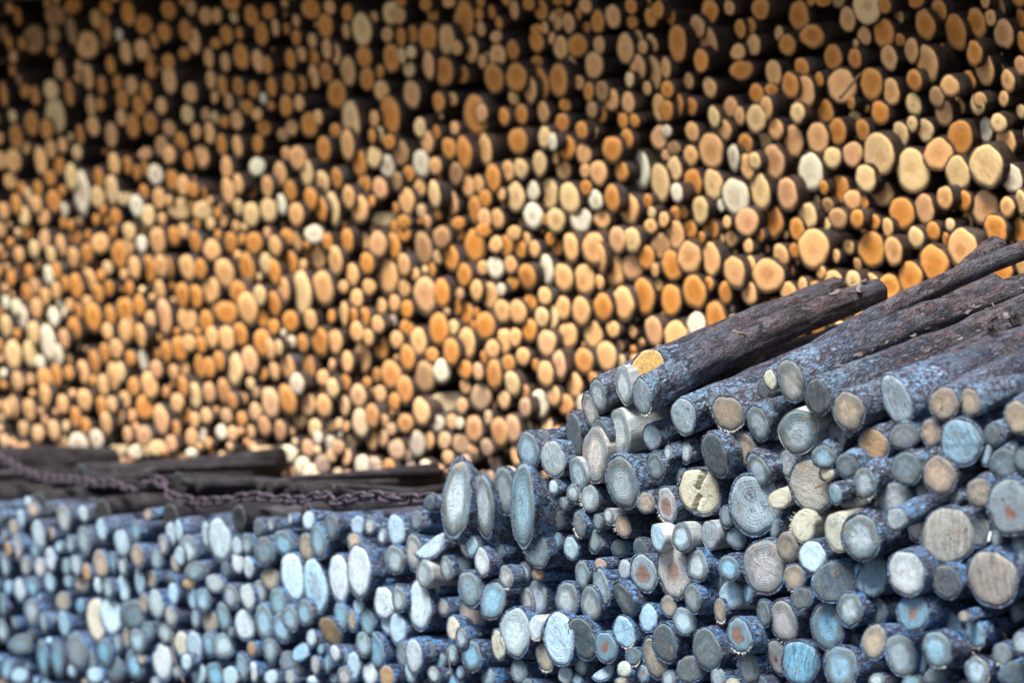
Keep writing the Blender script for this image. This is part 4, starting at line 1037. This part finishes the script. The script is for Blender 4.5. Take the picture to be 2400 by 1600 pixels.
# ---------------------------------------------------------------- the chain
def link_mesh():
    Rx, L, rr = 0.0145, 0.020, 0.0062
    path = []
    for k in range(24):
        a = 2 * math.pi * k / 24
        path.append((math.cos(a) * Rx, math.sin(a) * Rx + (L if math.sin(a) > 1e-6 else -L if math.sin(a) < -1e-6 else 0)))
    V, Q = [], []
    n = len(path); m = 8
    for k in range(n):
        x0, y0 = path[k - 1]; x1, y1 = path[(k + 1) % n]
        tx, ty = x1 - x0, y1 - y0; l = math.hypot(tx, ty); nx, ny = ty / l, -tx / l
        for i in range(m):
            a = 2 * math.pi * i / m
            V.append((path[k][0] + nx * rr * math.cos(a), path[k][1] + ny * rr * math.cos(a), rr * math.sin(a)))
    for k in range(n):
        for i in range(m):
            k2, i2 = (k + 1) % n, (i + 1) % m
            Q.append((k * m + i, k2 * m + i, k2 * m + i2, k * m + i2))
    return mesh_from("link", [(np.array(V), np.array(Q), np.zeros((0, 3), int), {}, 0)], [M_CHAIN])
lm = link_mesh()
cp = [at(x, y, z_front(x) + 0.20 + 0.25 * smooth((320 - x) / 320)) for x, y in CHAIN_SURVEY]
dense = spline(cp, 1200)
acc = [0.0]
for a, b in zip(dense, dense[1:]): acc.append(acc[-1] + float(np.linalg.norm(b - a)))
step = 0.050
ct = thing("chain", "heavy rusty chain snaking along the top of the low weathered stack", "chain", Matrix.Translation(Vector(dense[0])))
k, sdist = 0, 0.0
while sdist < acc[-1] - step and k < 100:
    i = int(np.searchsorted(acc, sdist)); j = int(np.searchsorted(acc, sdist + step))
    P = (dense[i] + dense[min(j, 1199)]) / 2
    tg = Vector(dense[min(j, 1199)] - dense[i]).normalized()
    o = child("link", lm, ct)
    up = Vector((0, -0.6, 1)); sx = tg.cross(up).normalized(); up = sx.cross(tg)
    rot = Matrix((sx, tg, up)).transposed().to_4x4()
    tw = math.radians((18 if k % 2 else -68) + random.gauss(0, 14))
    o.matrix_local = Matrix.Translation(Vector(P - dense[0])) @ rot @ Matrix.Rotation(tw, 4, 'Y')
    k += 1; sdist += step

# ---------------------------------------------------------------- ground, and an unseen shed added to shade the rear stack's top
def box_mesh(name, lo, hi, mat):
    x0, y0, z0 = lo; x1, y1, z1 = hi
    V = np.array([(x, y, z) for x in (x0, x1) for y in (y0, y1) for z in (z0, z1)], float)
    Q = np.array([(0, 1, 3, 2), (4, 6, 7, 5), (0, 4, 5, 1), (2, 3, 7, 6), (0, 2, 6, 4), (1, 5, 7, 3)])
    me = mesh_from(name, [(V, Q, np.zeros((0, 3), int), {}, 0)], [mat])
    me.polygons.foreach_set("use_smooth", np.zeros(6, bool))
    return me
gm = mesh_from("ground", [(np.array([(-400, -400, 0), (400, -400, 0), (400, 400, 0), (-400, 400, 0)], float), np.array([(0, 1, 2, 3)]), np.zeros((0, 3), int), {}, 0)], [M_GROUND])
go = bpy.data.objects.new("ground", gm); COL.objects.link(go); go["kind"] = "structure"
# frame of the rear stack: u along its face, n into it
uu = Vector((math.cos(PSI), -math.sin(PSI), 0)); nn = Vector((math.sin(PSI), math.cos(PSI), 0))
RF = Matrix((uu, nn, Vector((0, 0, 1)))).transposed().to_4x4()
RF.translation = nn * REAR_D
shade_roof = thing("shade_shed", "unseen timber shed added to shade the top of the fresh log stack", "shed", RF)
ro = child("shade_roof_boards", box_mesh("shade_roof_boards", (-16, -SHADE_ROOF_OVER, 0), (5, 1.6, 0.05), M_SHADE_ROOF), shade_roof)
ro.matrix_local = Matrix.Translation((0, 0, SHADE_ROOF_Z)) @ Matrix.Rotation(math.radians(8), 4, 'X')
for k, u in enumerate((-13, -10.2, -7.4, -4.6, -1.8, 1.0, 3.8)):
    rf = child("added_rafter", box_mesh("added_rafter", (-0.05, -SHADE_ROOF_OVER + 0.05, -0.09), (0.05, 1.55, -0.004), M_SHADE_ROOF), shade_roof)
    rf.matrix_local = Matrix.Translation((u, 0, SHADE_ROOF_Z)) @ Matrix.Rotation(math.radians(8), 4, 'X')
child("sky_block_wall", box_mesh("sky_block_wall", (-16, 1.42, 0), (5, 1.47, SHADE_ROOF_Z + 0.18), M_SHADE_ROOF), shade_roof)  # added behind the stack to block a leak of bright sky
for u in (-13, 3.8):
    child("added_post", box_mesh("added_post", (u - 0.07, 1.25, 0), (u + 0.07, 1.39, SHADE_ROOF_Z + 0.02), M_SHADE_ROOF), shade_roof)

# ---------------------------------------------------------------- light
world = bpy.data.worlds.new("World"); scene.world = world
world.use_nodes = True
wn = world.node_tree
bg = wn.nodes.get("Background") or wn.nodes.new("ShaderNodeBackground")
sky = wn.nodes.new("ShaderNodeTexSky"); sky.sky_type = 'NISHITA'; sky.sun_disc = False
SUN_EL, SUN_ROT = math.radians(64), math.radians(218)
sky.sun_elevation = SUN_EL; sky.sun_rotation = SUN_ROT
sky.air_density = 1.0; sky.dust_density = 3.0; sky.ozone_density = 1.0
wn.links.new(sky.outputs[0], bg.inputs[0]); bg.inputs[1].default_value = SKY_STRENGTH
sd = bpy.data.lights.new("sun", 'SUN'); sd.energy = SUN_STRENGTH; sd.angle = math.radians(25); sd.color = (1.0, 0.93, 0.84)
so = bpy.data.objects.new("sun", sd); COL.objects.link(so)
sdir = Vector((math.sin(SUN_ROT) * math.cos(SUN_EL), math.cos(SUN_ROT) * math.cos(SUN_EL), math.sin(SUN_EL)))
so.rotation_euler = sdir.to_track_quat('Z', 'Y').to_euler(); so.location = sdir * 20
scene.view_settings.view_transform = 'Standard'; scene.view_settings.look = 'None'
scene.view_settings.gamma = 1.0; scene.view_settings.use_curve_mapping = False
scene.view_settings.exposure = EXPOSURE
scene.render.film_transparent = False
scene.cycles.use_denoising = True
